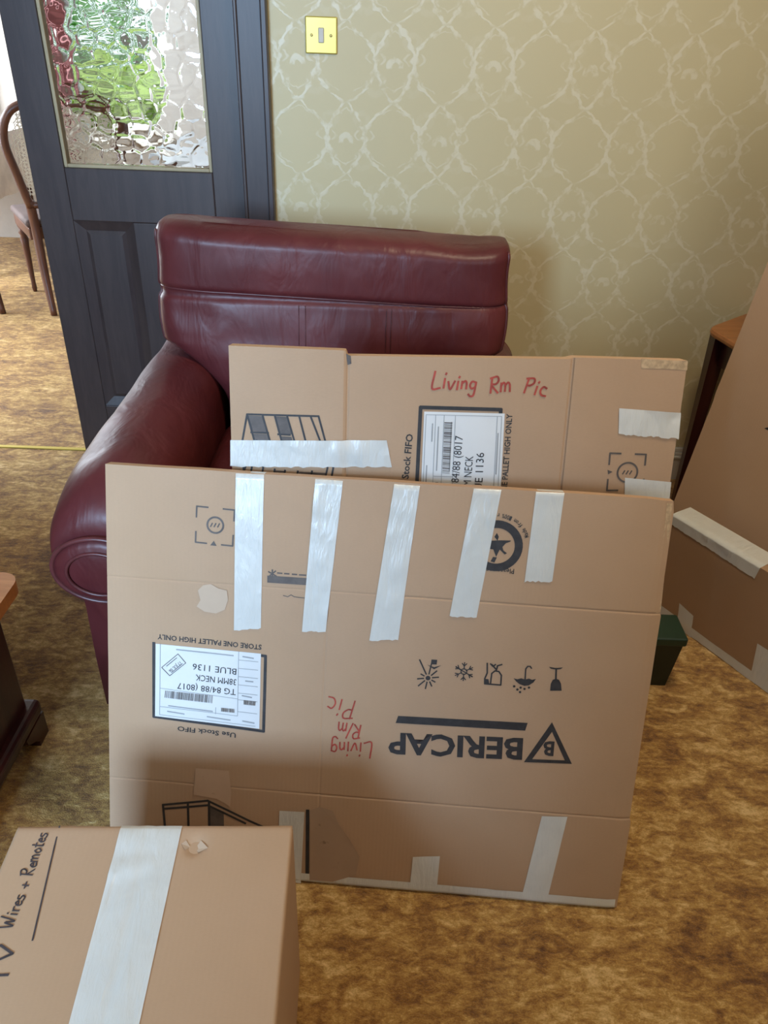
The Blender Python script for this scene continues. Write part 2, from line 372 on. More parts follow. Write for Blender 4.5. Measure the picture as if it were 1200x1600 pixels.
# hammered pane: cells with raised ridges on the camera side, flat behind
def hammered_pane():
    rnd = random.Random(3); W_, H_ = gx1 - gx0 - .016, gz1 - gz0 - .016; cs = 0.054
    seeds = {}
    for i in range(-2, int(W_ / cs) + 3):
        for j in range(-2, int(H_ / (cs * .8)) + 3):
            seeds[i, j] = ((i + .5 + (j % 2) * .5 + rnd.uniform(-.3, .3)) * cs, (j + .5 + rnd.uniform(-.3, .3)) * cs * .8, rnd.uniform(-1, 1), rnd.uniform(-1, 1))
    nx, ny = 110, 230; V = []; Fc = []
    for j in range(ny + 1):
        for i in range(nx + 1):
            x, z = W_ * i / nx, H_ * j / ny
            xx = x + .006 * nz(x * 40, z * 40, 3); zz = z + .006 * nz(x * 40, z * 40, 9)
            ci, cj = int(xx / cs), int(zz / (cs * .8)); ds = []
            for a in range(-2, 3):
                for b in range(-2, 3):
                    s = seeds.get((ci + a, cj + b))
                    if s: ds.append((math.hypot(xx - s[0], (zz - s[1]) * 1.1), s))
            ds.sort(key=lambda d: d[0])
            e = ds[1][0] - ds[0][0]; s = ds[0][1]
            h = .0011 * gauss(e, .0045) + .0005 * (1 - min(1, ds[0][0] / .035) ** 2) + .035 * (s[2] * (xx - s[0]) + s[3] * (zz - s[1])) * min(1, e / .006)
            h += .0005 * nz(x * 18, z * 75, 1)
            V.append((gx0 + .008 + x, -0.003 - h, gz0 + .008 + z))
    for j in range(ny):
        for i in range(nx):
            q = j * (nx + 1) + i; Fc.append((q, q + 1, q + nx + 2, q + nx + 1))
    n0 = len(V); g = nx + 1
    V += [(v[0], 0.004, v[2]) for v in (V[0], V[nx], V[ny * g + nx], V[ny * g])]
    Fc += [(n0 + 3, n0 + 2, n0 + 1, n0)]
    Fc += [tuple([n0, n0 + 1] + list(range(nx, -1, -1))), tuple([n0 + 2, n0 + 3] + [ny * g + i for i in range(nx + 1)])]
    Fc += [tuple([n0 + 3, n0] + [j * g for j in range(ny + 1)]), tuple([n0 + 1, n0 + 2] + [j * g + nx for j in range(ny, -1, -1)])]
    o = mesh('hammered_glass', V, Fc, 'glass', door, True); b = bmesh.new(); b.from_mesh(o.data); bmesh.ops.recalc_face_normals(b, faces=b.faces); b.to_mesh(o.data); b.free(); npoly = nx * ny
    for k, p in enumerate(o.data.polygons): p.use_smooth = k < npoly
hammered_pane()

# unseen ceiling fill light, added to warm the wall and carpet
cl_ = tag(empty('added_ceiling_light', (0.55, 1.12, 2.42)), 'round ceiling fill light with a glowing shade, added out of view', 'lamp')
V, Fc = lathe([(.20, -.03), (.21, -.015), (.20, 0)], 32); mesh('rim', V, Fc, 'brass', cl_, True)
V, Fc = lathe([(.02, -.062), (.10, -.056), (.16, -.045), (.195, -.03)], 32); mesh('fill_shade', V, Fc, plain('fill_shade_glow', (0.8, 0.76, 0.68), 0.3, 0.03, Emission_Color=(1.0, 0.82, 0.58, 1), Emission_Strength=2.0), cl_, True)  # glowing shade of the added ceiling fill
lo = lamp('added_ceiling_fill', 'AREA', 16, (1.0, 0.82, 0.58), (0.55, 1.12, 2.35), (0.55, 1.12, 0.0), shape='DISK', size=0.40)  # added fill, placed to light the wall more than the packages

# brass light switch on the wallpaper
sw = tag(empty('light_switch', (-0.216, 2.43, 1.312)), 'square polished brass light switch on the wallpaper beside the door', 'light switch')
box('face_plate', -0.043, 0.043, -0.007, 0.0, -0.043, 0.043, 'brass', sw, 0.003)
box('rocker', -0.0075, 0.0075, -0.011, -0.006, -0.0175, 0.0175, 'rocker', sw, 0.002)
for sx in (-0.026, 0.026):
    V, Fc = lathe([(0.0035, 0), (0.0035, .002), (.002, .0026)], 12)
    o = mesh('screw', [(v[0] + sx, -0.0072 - v[2], v[1]) for v in V], Fc, 'screw', sw)

# ------------------------------------------------------------------ burgundy leather armchair
CX = -0.142
chair = tag(empty('armchair', (CX, 1.62, 0.0)), 'burgundy leather roll-arm armchair against the patterned wallpaper', 'armchair')
def cl(x, y, z): return (x - CX, y - 1.62, z)
def back_cushion():
    zb, zt, seam = 0.42, 0.926, 0.780; seg = 168; rows = 96; V = []; Fc = []
    for j in range(rows + 1):
        t = j / rows; z = zb + (zt - zb) * t
        hw = 0.424 + 0.006 * math.sin((z - .66) / .28 * math.pi * 2)
        if z < 0.665: hw = 0.276 + (0.424 - 0.276) * max(0, min(1, (z - .50) / .165)) ** 1.7
        hd = 0.125 + (0.003 * math.sin(max(0, min(1, (z - seam) / (zt - seam))) * math.pi) if z > seam else 0.014 * math.sin((z - zb) / (seam - zb) * math.pi))
        R = 0.036; dt = zt - z; db = z - zb
        for d in (dt, db):
            if d < R: k = 1 - math.sqrt(max(0, 1 - (1 - d / R) ** 2)); hw -= R * .6 * k; hd -= R * 1.5 * k
        g = gauss(z - seam, .0075); hd -= .007 * g; hw -= .006 * g
        if z > seam: hd -= .035 * ((z - seam) / (zt - seam)) ** 1.5
        yc = 1.925 + (z - .6) * .03 - (.035 * ((z - seam) / (zt - seam)) ** 1.5 if z > seam else 0)
        for k in range(seg):
            q = 2 * math.pi * k / seg; c, s = math.cos(q), math.sin(q)
            x = CX + hw * math.copysign(abs(c) ** (2 / 9.0), c); y = yc + hd * math.copysign(abs(s) ** (2 / 4.6), s)
            if s < 0:
                if z < seam:
                    for xs in (-0.221, -0.011): y += .008 * gauss(x - xs, .006) * min(1, (seam - z) / .012)
                w = nz(x * 9, z * 16, 4) * .007 + nz(x * 22 + 3 * z, z * 12, 7) * .0035
                y += w * max(0, min(1, abs(s) * 2 - .3)) * (1 if z < seam else .3)
            zz = z + .006 * nz(x * 6, y * 5, 11) * t + (-.010 * (x - CX) / .42 if z > seam else 0)
            if z > seam: zz += (-.008 * gauss(x - .17, .07) + .006 * gauss(x + .50, .07)) * ((z - seam) / (zt - seam)) ** 2
            V.append(cl(x, y, zz))
    for j in range(rows):
        for k in range(seg): l = (k + 1) % seg; Fc.append((j * seg + k, j * seg + l, (j + 1) * seg + l, (j + 1) * seg + k))
    Fc += [tuple(range(seg))[::-1], tuple(rows * seg + k for k in range(seg))]
    o = mesh('back_cushion', V, Fc, 'leather', chair, True)
    # piping just in front of the seam and round both ends
    def ring(j, off): return [V[j * seg + k] for k in range(seg)]
    js = round((seam - zb) / (zt - zb) * rows)
    front = [V[(js + 1) * seg + k] for k in range(seg // 2 + 4, seg - 3)]
    pv, pf = tube([(p[0], p[1] - .0005, p[2]) for p in front], .0028, 6); mesh('piping', pv, pf, 'piping', o, True)
    for sgn in (-1, 1):
        line = []
        for j in range(26, rows - 2):
            k = int(seg * (.5 + .055)) if sgn < 0 else int(seg * (1 - .055))
            p = V[j * seg + k]; line.append((p[0], p[1] - .001, p[2]))
        pv, pf = tube(line, .0038, 6); mesh('piping', pv, pf, 'piping', o, True)
    for xs in (-0.221, -0.205, -0.011, 0.001):                       # twin lines of stitching
        pts = []
        for j in range(30, js - 1):
            row = [V[j * seg + k] for k in range(seg // 2, seg)]
            pts.append(min(row, key=lambda p: abs(p[0] - (xs - CX))))
        pv, pf = tube([(xs - CX, p[1] - .0006, p[2]) for p in pts], .0011, 5); mesh('stitching', pv, pf, 'piping', o, True)
back_cushion()
def arm(sgn):
    cx = 0.389; yb, yf = 2.06, 1.185; sec = []
    for k in range(30): q = math.pi * k / 29; sec.append((cx - .105 * math.cos(q), .515 + .105 * math.sin(q)))      # inner side over the top to the outer side
    for p in ((cx + .104, .49), (cx + .099, .46), (cx + .088, .43), (cx + .074, .405), (cx + .064, .38), (cx + .060, .34), (cx + .060, .2), (cx + .060, .065)): sec.append(p)
    for p in ((cx + .0, .06), (cx - .10, .06), (cx - .105, .2), (cx - .105, .38), (cx - .105, .46)): sec.append(p)
    n = len(sec); ys = [yb - (yb - 1.36) * i / 34 for i in range(35)] + [1.36 - .175 * math.sin(i / 22 * math.pi / 2) for i in range(1, 23)]
    V = []; Fc = []
    for y in ys:
        f = max(0, (1.36 - y) / .175); k = 1 - .48 * (1 - math.sqrt(max(0, 1 - f * f)))
        sh = 1 - .06 * max(0, (f - .8) / .2) ** 2
        for x, z in sec:
            zz = z if z < .40 else .40 + (z - .40) * k + (.012 * (y - 1.36) / .7 if y > 1.36 else 0)
            xx = cx + (x - cx) * sh
            d = .004 * nz(x * 14 + sgn, y * 7, z * 12)
            V.append((sgn * (xx + d), y - 1.62, zz + d))
    for j in range(len(ys) - 1):
        for k in range(n): l = (k + 1) % n; Fc.append((j * n + k, j * n + l, (j + 1) * n + l, (j + 1) * n + k))
    Fc += [tuple(range(n)), tuple((len(ys) - 1) * n + k for k in range(n))]
    a = mesh('arm', V, Fc, 'leather', chair, True)
    # scroll facing on the front of the arm and its piping
    out = []
    for k in range(40):
        q = 2 * math.pi * k / 40; out.append((cx + .005 + .093 * math.cos(q), .437 + .074 * math.sin(q)))
    V = [(sgn * x, 1.172 - 1.62, z) for x, z in out] + [(sgn * (cx + .005 + (x - cx - .005) * .8), 1.163 - 1.62, .437 + (z - .437) * .8) for x, z in out] + [(sgn * x, 1.20 - 1.62, z) for x, z in out]
    Fc = [tuple(40 + k for k in range(40))] + [(k, (k + 1) % 40, 40 + (k + 1) % 40, 40 + k) for k in range(40)] + [(80 + k, 80 + (k + 1) % 40, (k + 1) % 40, k) for k in range(40)]
    f = mesh('scroll_facing', V, Fc, 'leather', a, True)
    pv, pf = tube([(sgn * x, 1.172 - 1.62, z) for x, z in out], .0052, 8, True); mesh('piping', pv, pf, 'piping', f, True)
    pv, pf = tube([(sgn * (cx + .005 + (x - cx - .005) * .66), 1.160 - 1.62, .437 + (z - .437) * .66) for x, z in out], .0036, 8, True); mesh('piping', pv, pf, 'piping', f, True)
    return a
arm(-1); arm(1)
box('seat_cushion', -.283, .283, 1.225 - 1.62, 1.82 - 1.62, .285, .462, 'leather', chair, .045, 5, smooth=True)
box('front_rail', -.283, .283, 1.235 - 1.62, 1.30 - 1.62, .06, .284, 'leather', chair, .012, 3)
box('back_frame', -.385, .385, 2.065 - 1.62, 2.15 - 1.62, .06, .84, 'leather', chair, .03, 4, smooth=True)
box('seat_base', -.283, .283, 1.301 - 1.62, 2.06 - 1.62, .08, .28, 'leather', chair)
for x in (-.39, .39):
    for y in (1.24, 2.0):
        V, Fc = lathe([(.018, 0), (.024, .015), (.03, .058)], 14, x, y - 1.62); mesh('foot', V, Fc, 'mahogany', chair, True)

# ------------------------------------------------------------------ flat cardboard packages: prints, tape and writing on their faces
class Face:
    """a package face: local axes u (right), v (up), w (out); h(u, v) is its warp"""
    def __init__(s, root, h): s.root = root; s.h = h
    def P(s, u, v, lift): return (u, v, s.h(u, v) + lift)
    def poly(s, name, polys, mat, lift=.0006, par=None):
        V = []; Fc = []
        for pl in polys:
            n = len(V); V += [s.P(u, v, lift) for u, v in pl]; Fc.append(tuple(range(n, n + len(pl))))
        return mesh(name, V, Fc, mat, par or s.root)
    def ribbons(s, lines, wd, jit=0.0):
        out = []
        for ln in lines:
            pts = [Vector(p) for p in ln]
            for a, b in zip(pts, pts[1:]):
                L = (b - a).length
                if L < 1e-6: continue
                t = (b - a) / L; nn = Vector((-t.y, t.x)) * wd * .5; m = max(1, int(L / .03))
                for i in range(m):
                    p, q = a + t * (L * i / m - (wd * .3 if i == 0 else 0)), a + t * (L * (i + 1) / m + (wd * .3 if i == m - 1 else 0)); out.append([p - nn, q - nn, q + nn, p + nn])
        return out
    def lines(s, name, lines, wd, mat, lift=.0006, par=None): return s.poly(name, s.ribbons(lines, wd), mat, lift, par)
    def text(s, name, body, p0, p1, hgt, mat, bold=0.0, lift=.0007, par=None, caps=.71):
        c = bpy.data.curves.new('t', 'FONT'); c.body = body; c.size = 1.0; c.offset = bold; c.resolution_u = 2
        o = bpy.data.objects.new('t', c); COL.objects.link(o)
        dg = bpy.context.evaluated_depsgraph_get(); me = bpy.data.meshes.new_from_object(o.evaluated_get(dg))
        bpy.data.objects.remove(o); bpy.data.curves.remove(c)
        xs = [v.co.x for v in me.vertices]; x0, x1 = min(xs), max(xs)
        p0, p1 = Vector(p0), Vector(p1); L = (p1 - p0).length; t = (p1 - p0) / L; nn = Vector((-t.y, t.x))
        for v in me.vertices:
            q = p0 + t * ((v.co.x - x0) / (x1 - x0) * L) + nn * (v.co.y / caps * hgt)
            v.co = s.P(q.x, q.y, lift)
        me.materials.append(M[mat]); me.name = name
        return link(bpy.data.objects.new(name, me), par or s.root)
    def tape(s, name, q, wrap=0.0, seed=0, nu=10, nv=28, amp=.0014, lift=.0012, down=0.0, mat='tape', jag=.002):
        """q: corners top-left, top-right, bottom-right, bottom-left; wrap folds it back over the top edge"""
        A, B_, C_, D_ = [Vector(p) for p in q]; V = []; Fc = []; rnd = random.Random(seed)
        rows = [(0.0, -wrap * (k / 3)) for k in (3, 2, 1)] if wrap else []
        rows += [(j / nv, None) for j in range(nv + 1)]
        if down: rows += [(1.0, -down * k / 3) for k in (1, 2, 3)]
        for tv, wr in rows:
            for i in range(nu + 1):
                tu = i / nu; p = (A * (1 - tu) + B_ * tu) * (1 - tv) + (D_ * (1 - tu) + C_ * tu) * tv
                if tv == 1.0 and not down: p = p + (C_ - B_).normalized() * rnd.uniform(-jag, jag * .4)
                wr_ = abs(nz(p.x * 30 + seed * 7, p.y * 22, seed)) * amp * (2.2 if nz(p.x * 5, p.y * 7, seed + 5) > .08 else .7)
                if wr is None: V.append(s.P(p.x, p.y, lift + wr_))
                else: V.append((p.x, p.y + (.0012 if tv == 0 else -.0012), s.h(p.x, p.y) + wr))
        g = nu + 1
        for j in range(len(rows) - 1):
            for i in range(nu): Fc.append((j * g + i, (j + 1) * g + i, (j + 1) * g + i + 1, j * g + i + 1))
        return mesh(name, V, Fc, mat, s.root, True)

STROKES = {  # simple hand lettering, each letter in a box 1 high: (advance, strokes)
    'L': (.62, [[(.12, 1), (.06, .02), (.55, .06)]]), 'i': (.32, [[(.15, .55), (.14, .02)], [(.17, .78), (.2, .86)]]),
    'v': (.5, [[(.05, .5), (.22, .02), (.45, .55)]]), 'n': (.5, [[(.08, .5), (.08, .02)], [(.08, .35), (.25, .52), (.36, .4), (.38, .02)]]),
    'g': (.52, [[(.42, .48), (.18, .52), (.08, .28), (.2, .08), (.4, .2), (.42, .48), (.38, -.3), (.2, -.42), (.05, -.3)]]),
    'R': (.62, [[(.1, .02), (.12, .95)], [(.02, .9), (.4, 1.0), (.5, .75), (.35, .55), (.12, .5), (.52, .02)]]),
    'm': (.72, [[(.06, .52), (.07, .02)], [(.07, .38), (.2, .54), (.3, .4), (.31, .04)], [(.31, .38), (.45, .54), (.56, .4), (.6, .02)]]),
    'P': (.58, [[(.1, .0), (.14, .98)], [(.02, .92), (.42, 1.0), (.5, .74), (.32, .52), (.12, .5)]]),
    'c': (.46, [[(.4, .5), (.2, .56), (.08, .3), (.2, .04), (.46, .0)]]), '/': (.35, [[(.02, -.05), (.3, 1.0)]]), ' ': (.4, []),
    'W': (.85, [[(.02, 1), (.2, .02), (.4, .65), (.55, .02), (.8, 1.05)]]), 'r': (.38, [[(.08, .52), (.09, .02)], [(.09, .35), (.2, .5), (.36, .5)]]),
    'e': (.44, [[(.08, .28), (.38, .36), (.25, .55), (.08, .3), (.18, .05), (.42, .1)]]), 's': (.42, [[(.36, .52), (.12, .5), (.14, .32), (.34, .22), (.28, .02), (.04, .04)]]),
    '+': (.6, [[(.28, .08), (.3, .62)], [(.06, .36), (.54, .36)]]), 'o': (.46, [[(.22, .54), (.06, .3), (.2, .03), (.4, .25), (.22, .54)]]),
    't': (.4, [[(.2, .9), (.18, .05), (.34, .03)], [(.04, .58), (.38, .6)]]), 'T': (.7, [[(.02, .98), (.68, 1.0)], [(.36, 1.0), (.33, .02)]]), 'V': (.7, [[(.02, 1.0), (.34, .02), (.7, 1.05)]]),
}
def hand(face, name, body, p0, p1, hgt, wd, mat, seed=1, par=None):
    rnd = random.Random(seed); tot = sum(STROKES[c][0] for c in body); p0, p1 = Vector(p0), Vector(p1)
    d = (p1 - p0); L = d.length; t = d / L; nn = Vector((-t.y, t.x)); x = 0; lines = []
    for c in body:
        adv, st = STROKES[c]; dy = rnd.uniform(-.06, .06); sc = rnd.uniform(.9, 1.1)
        for ln in st:
            ln = [p for p in spline([(a, b, 0) for a, b in ln], 5)] if len(ln) > 2 else [Vector((a, b, 0)) for a, b in ln]
            lines.append([p0 + t * ((x + q.x + q.y * .08) / tot * L) + nn * ((q.y * sc + dy) * hgt) for q in ln])
        x += adv
    return face.lines(name, lines, wd, mat, .0009, par)

def slab(root, name, left, right, top, h, th, mat, nu=90, nv=80, vc=(), uc=()):
    """package body: warped front face, flat back, closed sides"""
    V = []; Fc = []
    def ticks(n, cs): return sorted({round(k / n, 5) for k in range(n + 1)} | {round(c + d, 5) for c in cs for d in (-.009, -.006, -.004, -.0028, -.0018, -.0009, 0, .0009, .0018, .0028, .004, .006, .009)})
    TU, TV = ticks(nu, uc), ticks(nv, vc); nu, nv = len(TU) - 1, len(TV) - 1; g = nu + 1
    for j in range(nv + 1):
        for i in range(nu + 1):
            tu, tv = TU[i], TV[j]; v0 = tv * top(tu); u = left(v0) * (1 - tu) + right(v0) * tu
            V.append((u, v0, h(u, v0)))
    n = len(V); V += [(a, b, -th) for a, b, c in V]
    for j in range(nv):
        for i in range(nu):
            q = j * g + i; Fc.append((q, q + 1, q + g + 1, q + g)); Fc.append((n + q, n + q + g, n + q + g + 1, n + q + 1))
    for i in range(nu): Fc.append((i, n + i, n + i + 1, i + 1)); q = nv * g + i; Fc.append((q, q + 1, n + q + 1, n + q))
    for j in range(nv): q = j * g; Fc.append((q, q + g, n + q + g, n + q)); q = j * g + nu; Fc.append((q, n + q, n + q + g, q + g))
    return mesh(name, V, Fc, mat, root, False)
def interp(pts):
    def f(x):
        for (a, b), (c, d) in zip(pts, pts[1:]):
            if x <= c: return b + (d - b) * (x - a) / (c - a)
        return pts[-1][1]
    return f
def circle(c, r, n=28, a0=0, a1=360, sy=1.0): return [(c[0] + r * math.cos(math.radians(a0 + (a1 - a0) * k / n)), c[1] + r * sy * math.sin(math.radians(a0 + (a1 - a0) * k / n))) for k in range(n + (0 if a1 - a0 == 360 else 1))]
def ring_polys(c, r0, r1, n=32):
    a, b = circle(c, r0, n), circle(c, r1, n); return [[a[k], b[k], b[(k + 1) % n], a[(k + 1) % n]] for k in range(n)]

# ---- front package
fo, fu, fv, fn = (-0.474, 0.8493, 0.0), (0.9986, -0.0523, 0.0), (0.0176, 0.3366, 0.9415), (-0.0493, -0.9402, 0.3371)
front = tag(empty('picture_package', mat=frame_of((fo[0], fo[1], .004), fu, fv, fn)), 'large flat cardboard picture package with the upside-down BERICAP print, leaning in front', 'package', 'wrapped picture packages')
def hF(u, v):
    d = .0016 * nz(u * 4, v * 4, 2) + .0005 * nz(u * 17, v * 17, 5)
    d -= .0013 * gauss(v - .5590, .0017) * (1 if u > .50 else .35)
    d -= .0014 * gauss(v - .1790, .0017) * (1 if u > .34 else .5)
    d -= .0006 * gauss(u - .375, .002) * (1 if v < .56 else .3)
    d -= .004 * max(0, (u - .90) / .023) ** 2
    return d
FF = Face(front, hF)
fl = interp([(0, -.006), (.09, -.008), (.40, -.003), (.752, 0.0)]); fr = interp([(0, .921), (.17, .926), (.181, .923), (.555, .929), (.566, .925), (.73, .926), (.752, .9225)])
slab(front, 'cardboard_body', fl, fr, lambda t: .7515 - .0025 * gauss(t - 1.0, .03) + .0012 * nz(t * 9, 2), hF, .022, 'card', 100, 90, vc=(.5590 / .7515, .1790 / .7515), uc=(.410,))
FF.poly('fluted_edge', [[(.912, .745), (.9215, .745), (.9275, .560), (.920, .560)]], 'card_edge', .0005)
# tape: five strips over the top edge
for i, (q, wr) in enumerate((
        (((0.2174, 0.7495), (0.2639, 0.7503), (0.2638, 0.4842), (0.2175, 0.4772)), .020), (((0.3481, 0.7483), (0.3931, 0.7480), (0.3747, 0.4869), (0.3343, 0.4838)), .020),
        (((0.4765, 0.7481), (0.5180, 0.7476), (0.4982, 0.4814), (0.4495, 0.4765)), .020), (((0.6047, 0.7490), (0.6489, 0.7498), (0.6262, 0.5311), (0.5813, 0.5300)), .020),
        (((0.7041, 0.7502), (0.7490, 0.7511), (0.7445, 0.6025), (0.6997, 0.5992)), .020))):
    FF.tape('tape_strip', q, wr, 11 + i, amp=(.0003, .0022, .0013, .0012, .0006)[i])
FF.tape('tape_strip', ((0.5487, 0.0703), (0.5968, 0.0763), (0.5959, 0.0059), (0.5468, 0.0063)), 0, 21, amp=.0006)
FF.tape('tape_strip', ((0.7696, 0.1727), (0.8141, 0.1755), (0.7958, 0.0099), (0.7497, 0.0106)), 0, 22, amp=.0006)
FF.tape('tape_strip', ((0.3043, 0.1412), (0.3495, 0.1428), (0.3473, -0.0108), (0.3033, -0.0098)), 0, 23, amp=.0006)
FF.tape('edge_tape', ((-.004, .0165), (.9165, .0175), (.9165, .0005), (-.004, .0005)), 0, 24, nu=60, nv=4, amp=.0008, down=.018)
# maker's lettering, bar and triangle mark
FF.text('brand_lettering', 'BERICAP', (0.7236, 0.3175), (0.4914, 0.3086), .0395, 'ink', .030)
FF.poly('brand_bar', [[(0.5062, 0.3426), (0.5026, 0.3290), (0.7255, 0.3334), (0.7285, 0.3481)]], 'ink')
to = [(0.7695, 0.3527), (0.8112, 0.2775), (0.7288, 0.2740)]; ti = [(0.7713, 0.3348), (0.7985, 0.2831), (0.7425, 0.2807)]
tm = FF.poly('triangle_mark', [[to[k], ti[k], ti[(k + 1) % 3], to[(k + 1) % 3]] for k in range(3)], 'ink')
FF.text('triangle_letter', 'B', (0.7776, 0.3160), (0.7590, 0.3157), .0265, 'ink', .03, par=tm)
# handling symbols, upside down
def sym(polys, lines=(), wd=.004): return FF.poly('handling_symbol', list(polys) + FF.ribbons(lines, wd), 'ink')
bowl = [(0.7605, 0.4101), (0.7798, 0.4117), (0.7774, 0.4244), (0.7735, 0.4311), (0.7679, 0.4330), (0.7628, 0.4302), (0.7603, 0.4230)]
sym([bowl, [(0.7541, 0.4534), (0.7660, 0.4520), (0.7776, 0.4541), (0.7747, 0.4510), (0.7663, 0.4491), (0.7576, 0.4502)]], [[(0.7666, 0.4515), (0.7680, 0.4318)]], .0030)
sym([[(0.6972, 0.4279), (0.7038, 0.4266), (0.7101, 0.4289), (0.7168, 0.4271), (0.7230, 0.4294), (0.7286, 0.4275), (0.7349, 0.4297), (0.7312, 0.4230), (0.7242, 0.4172), (0.7168, 0.4154), (0.7079, 0.4182), (0.7021, 0.4224)]]
    + [circle((0.6996, 0.4134), .0022, 8), circle((0.7055, 0.4080), .0022, 8), circle((0.7106, 0.4119), .0022, 8), circle((0.7103, 0.4037), .0022, 8), circle((0.7173, 0.4101), .0022, 8), circle((0.7246, 0.4131), .0022, 8)],
    [[(0.7167, 0.4277), (0.7161, 0.4463), (0.7188, 0.4512), (0.7231, 0.4515), (0.7256, 0.4482)]], .0024)
sym([[(0.6489, 0.4234), (0.6554, 0.4228), (0.6572, 0.4147), (0.6496, 0.4146)]],
    [[(0.6509, 0.4516), (0.6523, 0.4342), (0.6489, 0.4234), (0.6496, 0.4141), (0.6768, 0.4139), (0.6764, 0.4315), (0.6715, 0.4381), (0.6649, 0.4387), (0.6599, 0.4337), (0.6593, 0.4160)], [(0.6563, 0.4509), (0.6610, 0.4466), (0.6650, 0.4504)], [(0.6671, 0.4389), (0.6684, 0.4483), (0.6757, 0.4512)], [(0.6586, 0.4499), (0.6669, 0.4412)]], .0026)
sc = (0.6128, 0.4334)
sl = []
for k in range(6):
    a = math.radians(30 + 60 * k); dx, dy = math.cos(a), math.sin(a)
    sl.append([(sc[0] + dx * .004, sc[1] + dy * .004), (sc[0] + dx * .0165, sc[1] + dy * .0165)])
    for s_ in (-1, 1):
        b = a + s_ * .7; q = (sc[0] + dx * .010, sc[1] + dy * .010); sl.append([q, (q[0] + math.cos(b) * .006, q[1] + math.sin(b) * .006)])
sym(ring_polys(sc, .006, .0042, 16), sl + [[(0.5987, 0.4405), (0.6281, 0.4253)]], .0018)
sc = (0.5529, 0.4169); sl = []
for k, L in enumerate((.018, .020, .026, .036, .014, .018, .022, .020, .016, .014)):
    a = math.radians(0 + 36 * k + 9); sl.append([(sc[0] + math.cos(a) * .0075, sc[1] + math.sin(a) * .0075), (sc[0] + math.cos(a) * L, sc[1] + math.sin(a) * L)])
sym([circle(sc, .0042, 14), [(0.5566, 0.4511), (0.5664, 0.4513), (0.5659, 0.4425), (0.5561, 0.4423)], [(0.5496, 0.4412), (0.5619, 0.4375), (0.5746, 0.4421), (0.5622, 0.4335)]], sl, .0024)
# corner-mark emblem
def emblem(face, tl, tr, br, bl, c, tri, leg=.30, wd=.0026, r=.0150):
    tl, tr, br, bl = map(Vector, (tl, tr, br, bl)); L = []
    for p, a, b in ((tl, tr, bl), (tr, tl, br), (br, tr, bl), (bl, br, tl)):
        if p is None: continue
        L.append([p + (a - p) * leg, p, p + (b - p) * leg])
    o = face.poly('corner_mark_emblem', face.ribbons(L, wd) + ring_polys(c, r, r - .0032) + [tri], 'grey_ink')
    face.lines('emblem_lettering', [[(c[0] - .008 + k * .006, c[1] - .003), (c[0] - .005 + k * .006, c[1] + .003)] for k in range(3)], .0022, 'grey_ink', par=o)
emblem(FF, (0.1528, 0.6906), (0.2160, 0.6882), (0.2135, 0.6267), (0.1507, 0.6290), (0.1841, 0.6605), [(0.1756, 0.6252), (0.1865, 0.6249), (0.1816, 0.6334)])
# cutting mark, crack, scuff, torn layer, slit
FF.poly('cutting_mark', [[(0.2728, 0.5796), (0.3399, 0.5799), (0.3403, 0.5676), (0.2731, 0.5673)]], 'grey_ink')
FF.lines('cutting_mark', [[(0.2900, 0.5853), (0.2976, 0.5853)], [(0.3019, 0.5851), (0.3095, 0.5851)], [(0.3149, 0.5849), (0.3225, 0.5849)], [(0.3268, 0.5846), (0.3376, 0.5848)], [(0.2748, 0.5865), (0.2880, 0.5796)], [(0.2761, 0.5787), (0.2867, 0.5885)], [(0.2812, 0.5903), (0.2815, 0.5769)]], .0024, 'grey_ink')
FF.lines('crack', [[(0.3008, 0.5466), (0.3084, 0.5449), (0.3138, 0.5487), (0.3193, 0.5457), (0.3269, 0.5452), (0.3367, 0.5448)]], .0014, 'grey_ink')
FF.poly('scuff', [[(0.1552, 0.5451), (0.1640, 0.5548), (0.1771, 0.5580), (0.1903, 0.5511), (0.2046, 0.5487), (0.2069, 0.5318), (0.2016, 0.5142), (0.1862, 0.5061), (0.1663, 0.5081), (0.1530, 0.5163), (0.1596, 0.5283)]], 'stain', .0013)
FF.poly('torn_layer', [[(0.3587, 0.1462), (0.3769, 0.1556), (0.4002, 0.1500), (0.4128, 0.1228), (0.4325, 0.0960), (0.4527, 0.0611), (0.4475, 0.0233), (0.4059, 0.0045), (0.3634, 0.0043)]], 'torn', .0016)
FF.poly('pale_patch', [[(0.1512, 0.2119), (0.2114, 0.2121), (0.2165, 0.1692), (0.2145, 0.1407), (0.1910, 0.1540), (0.1477, 0.1591)]], 'patch', .0013)
FF.lines('slit', [[(0.3552, 0.1459), (0.3587, 0.0038)]], .0062, 'ink', .0008)
# crate drawing at the foot
FF.lines('crate_drawing', [[(0.0988, 0.0403), (0.0944, 0.0903), (0.0912, 0.1320), (0.1735, 0.1486), (0.2500, 0.1154), (0.3090, 0.0921)], [(0.0947, 0.1245), (0.1735, 0.1395), (0.2430, 0.1095)], [(0.1372, 0.1388), (0.1394, 0.0442)], [(0.1759, 0.1449), (0.1775, 0.0478)]], .0042, 'ink')
FF.poly('crate_drawing', [[(0.1771, 0.1385), (0.2029, 0.1292), (0.2048, 0.0505), (0.1775, 0.0478)]], 'grey_ink', .0005)
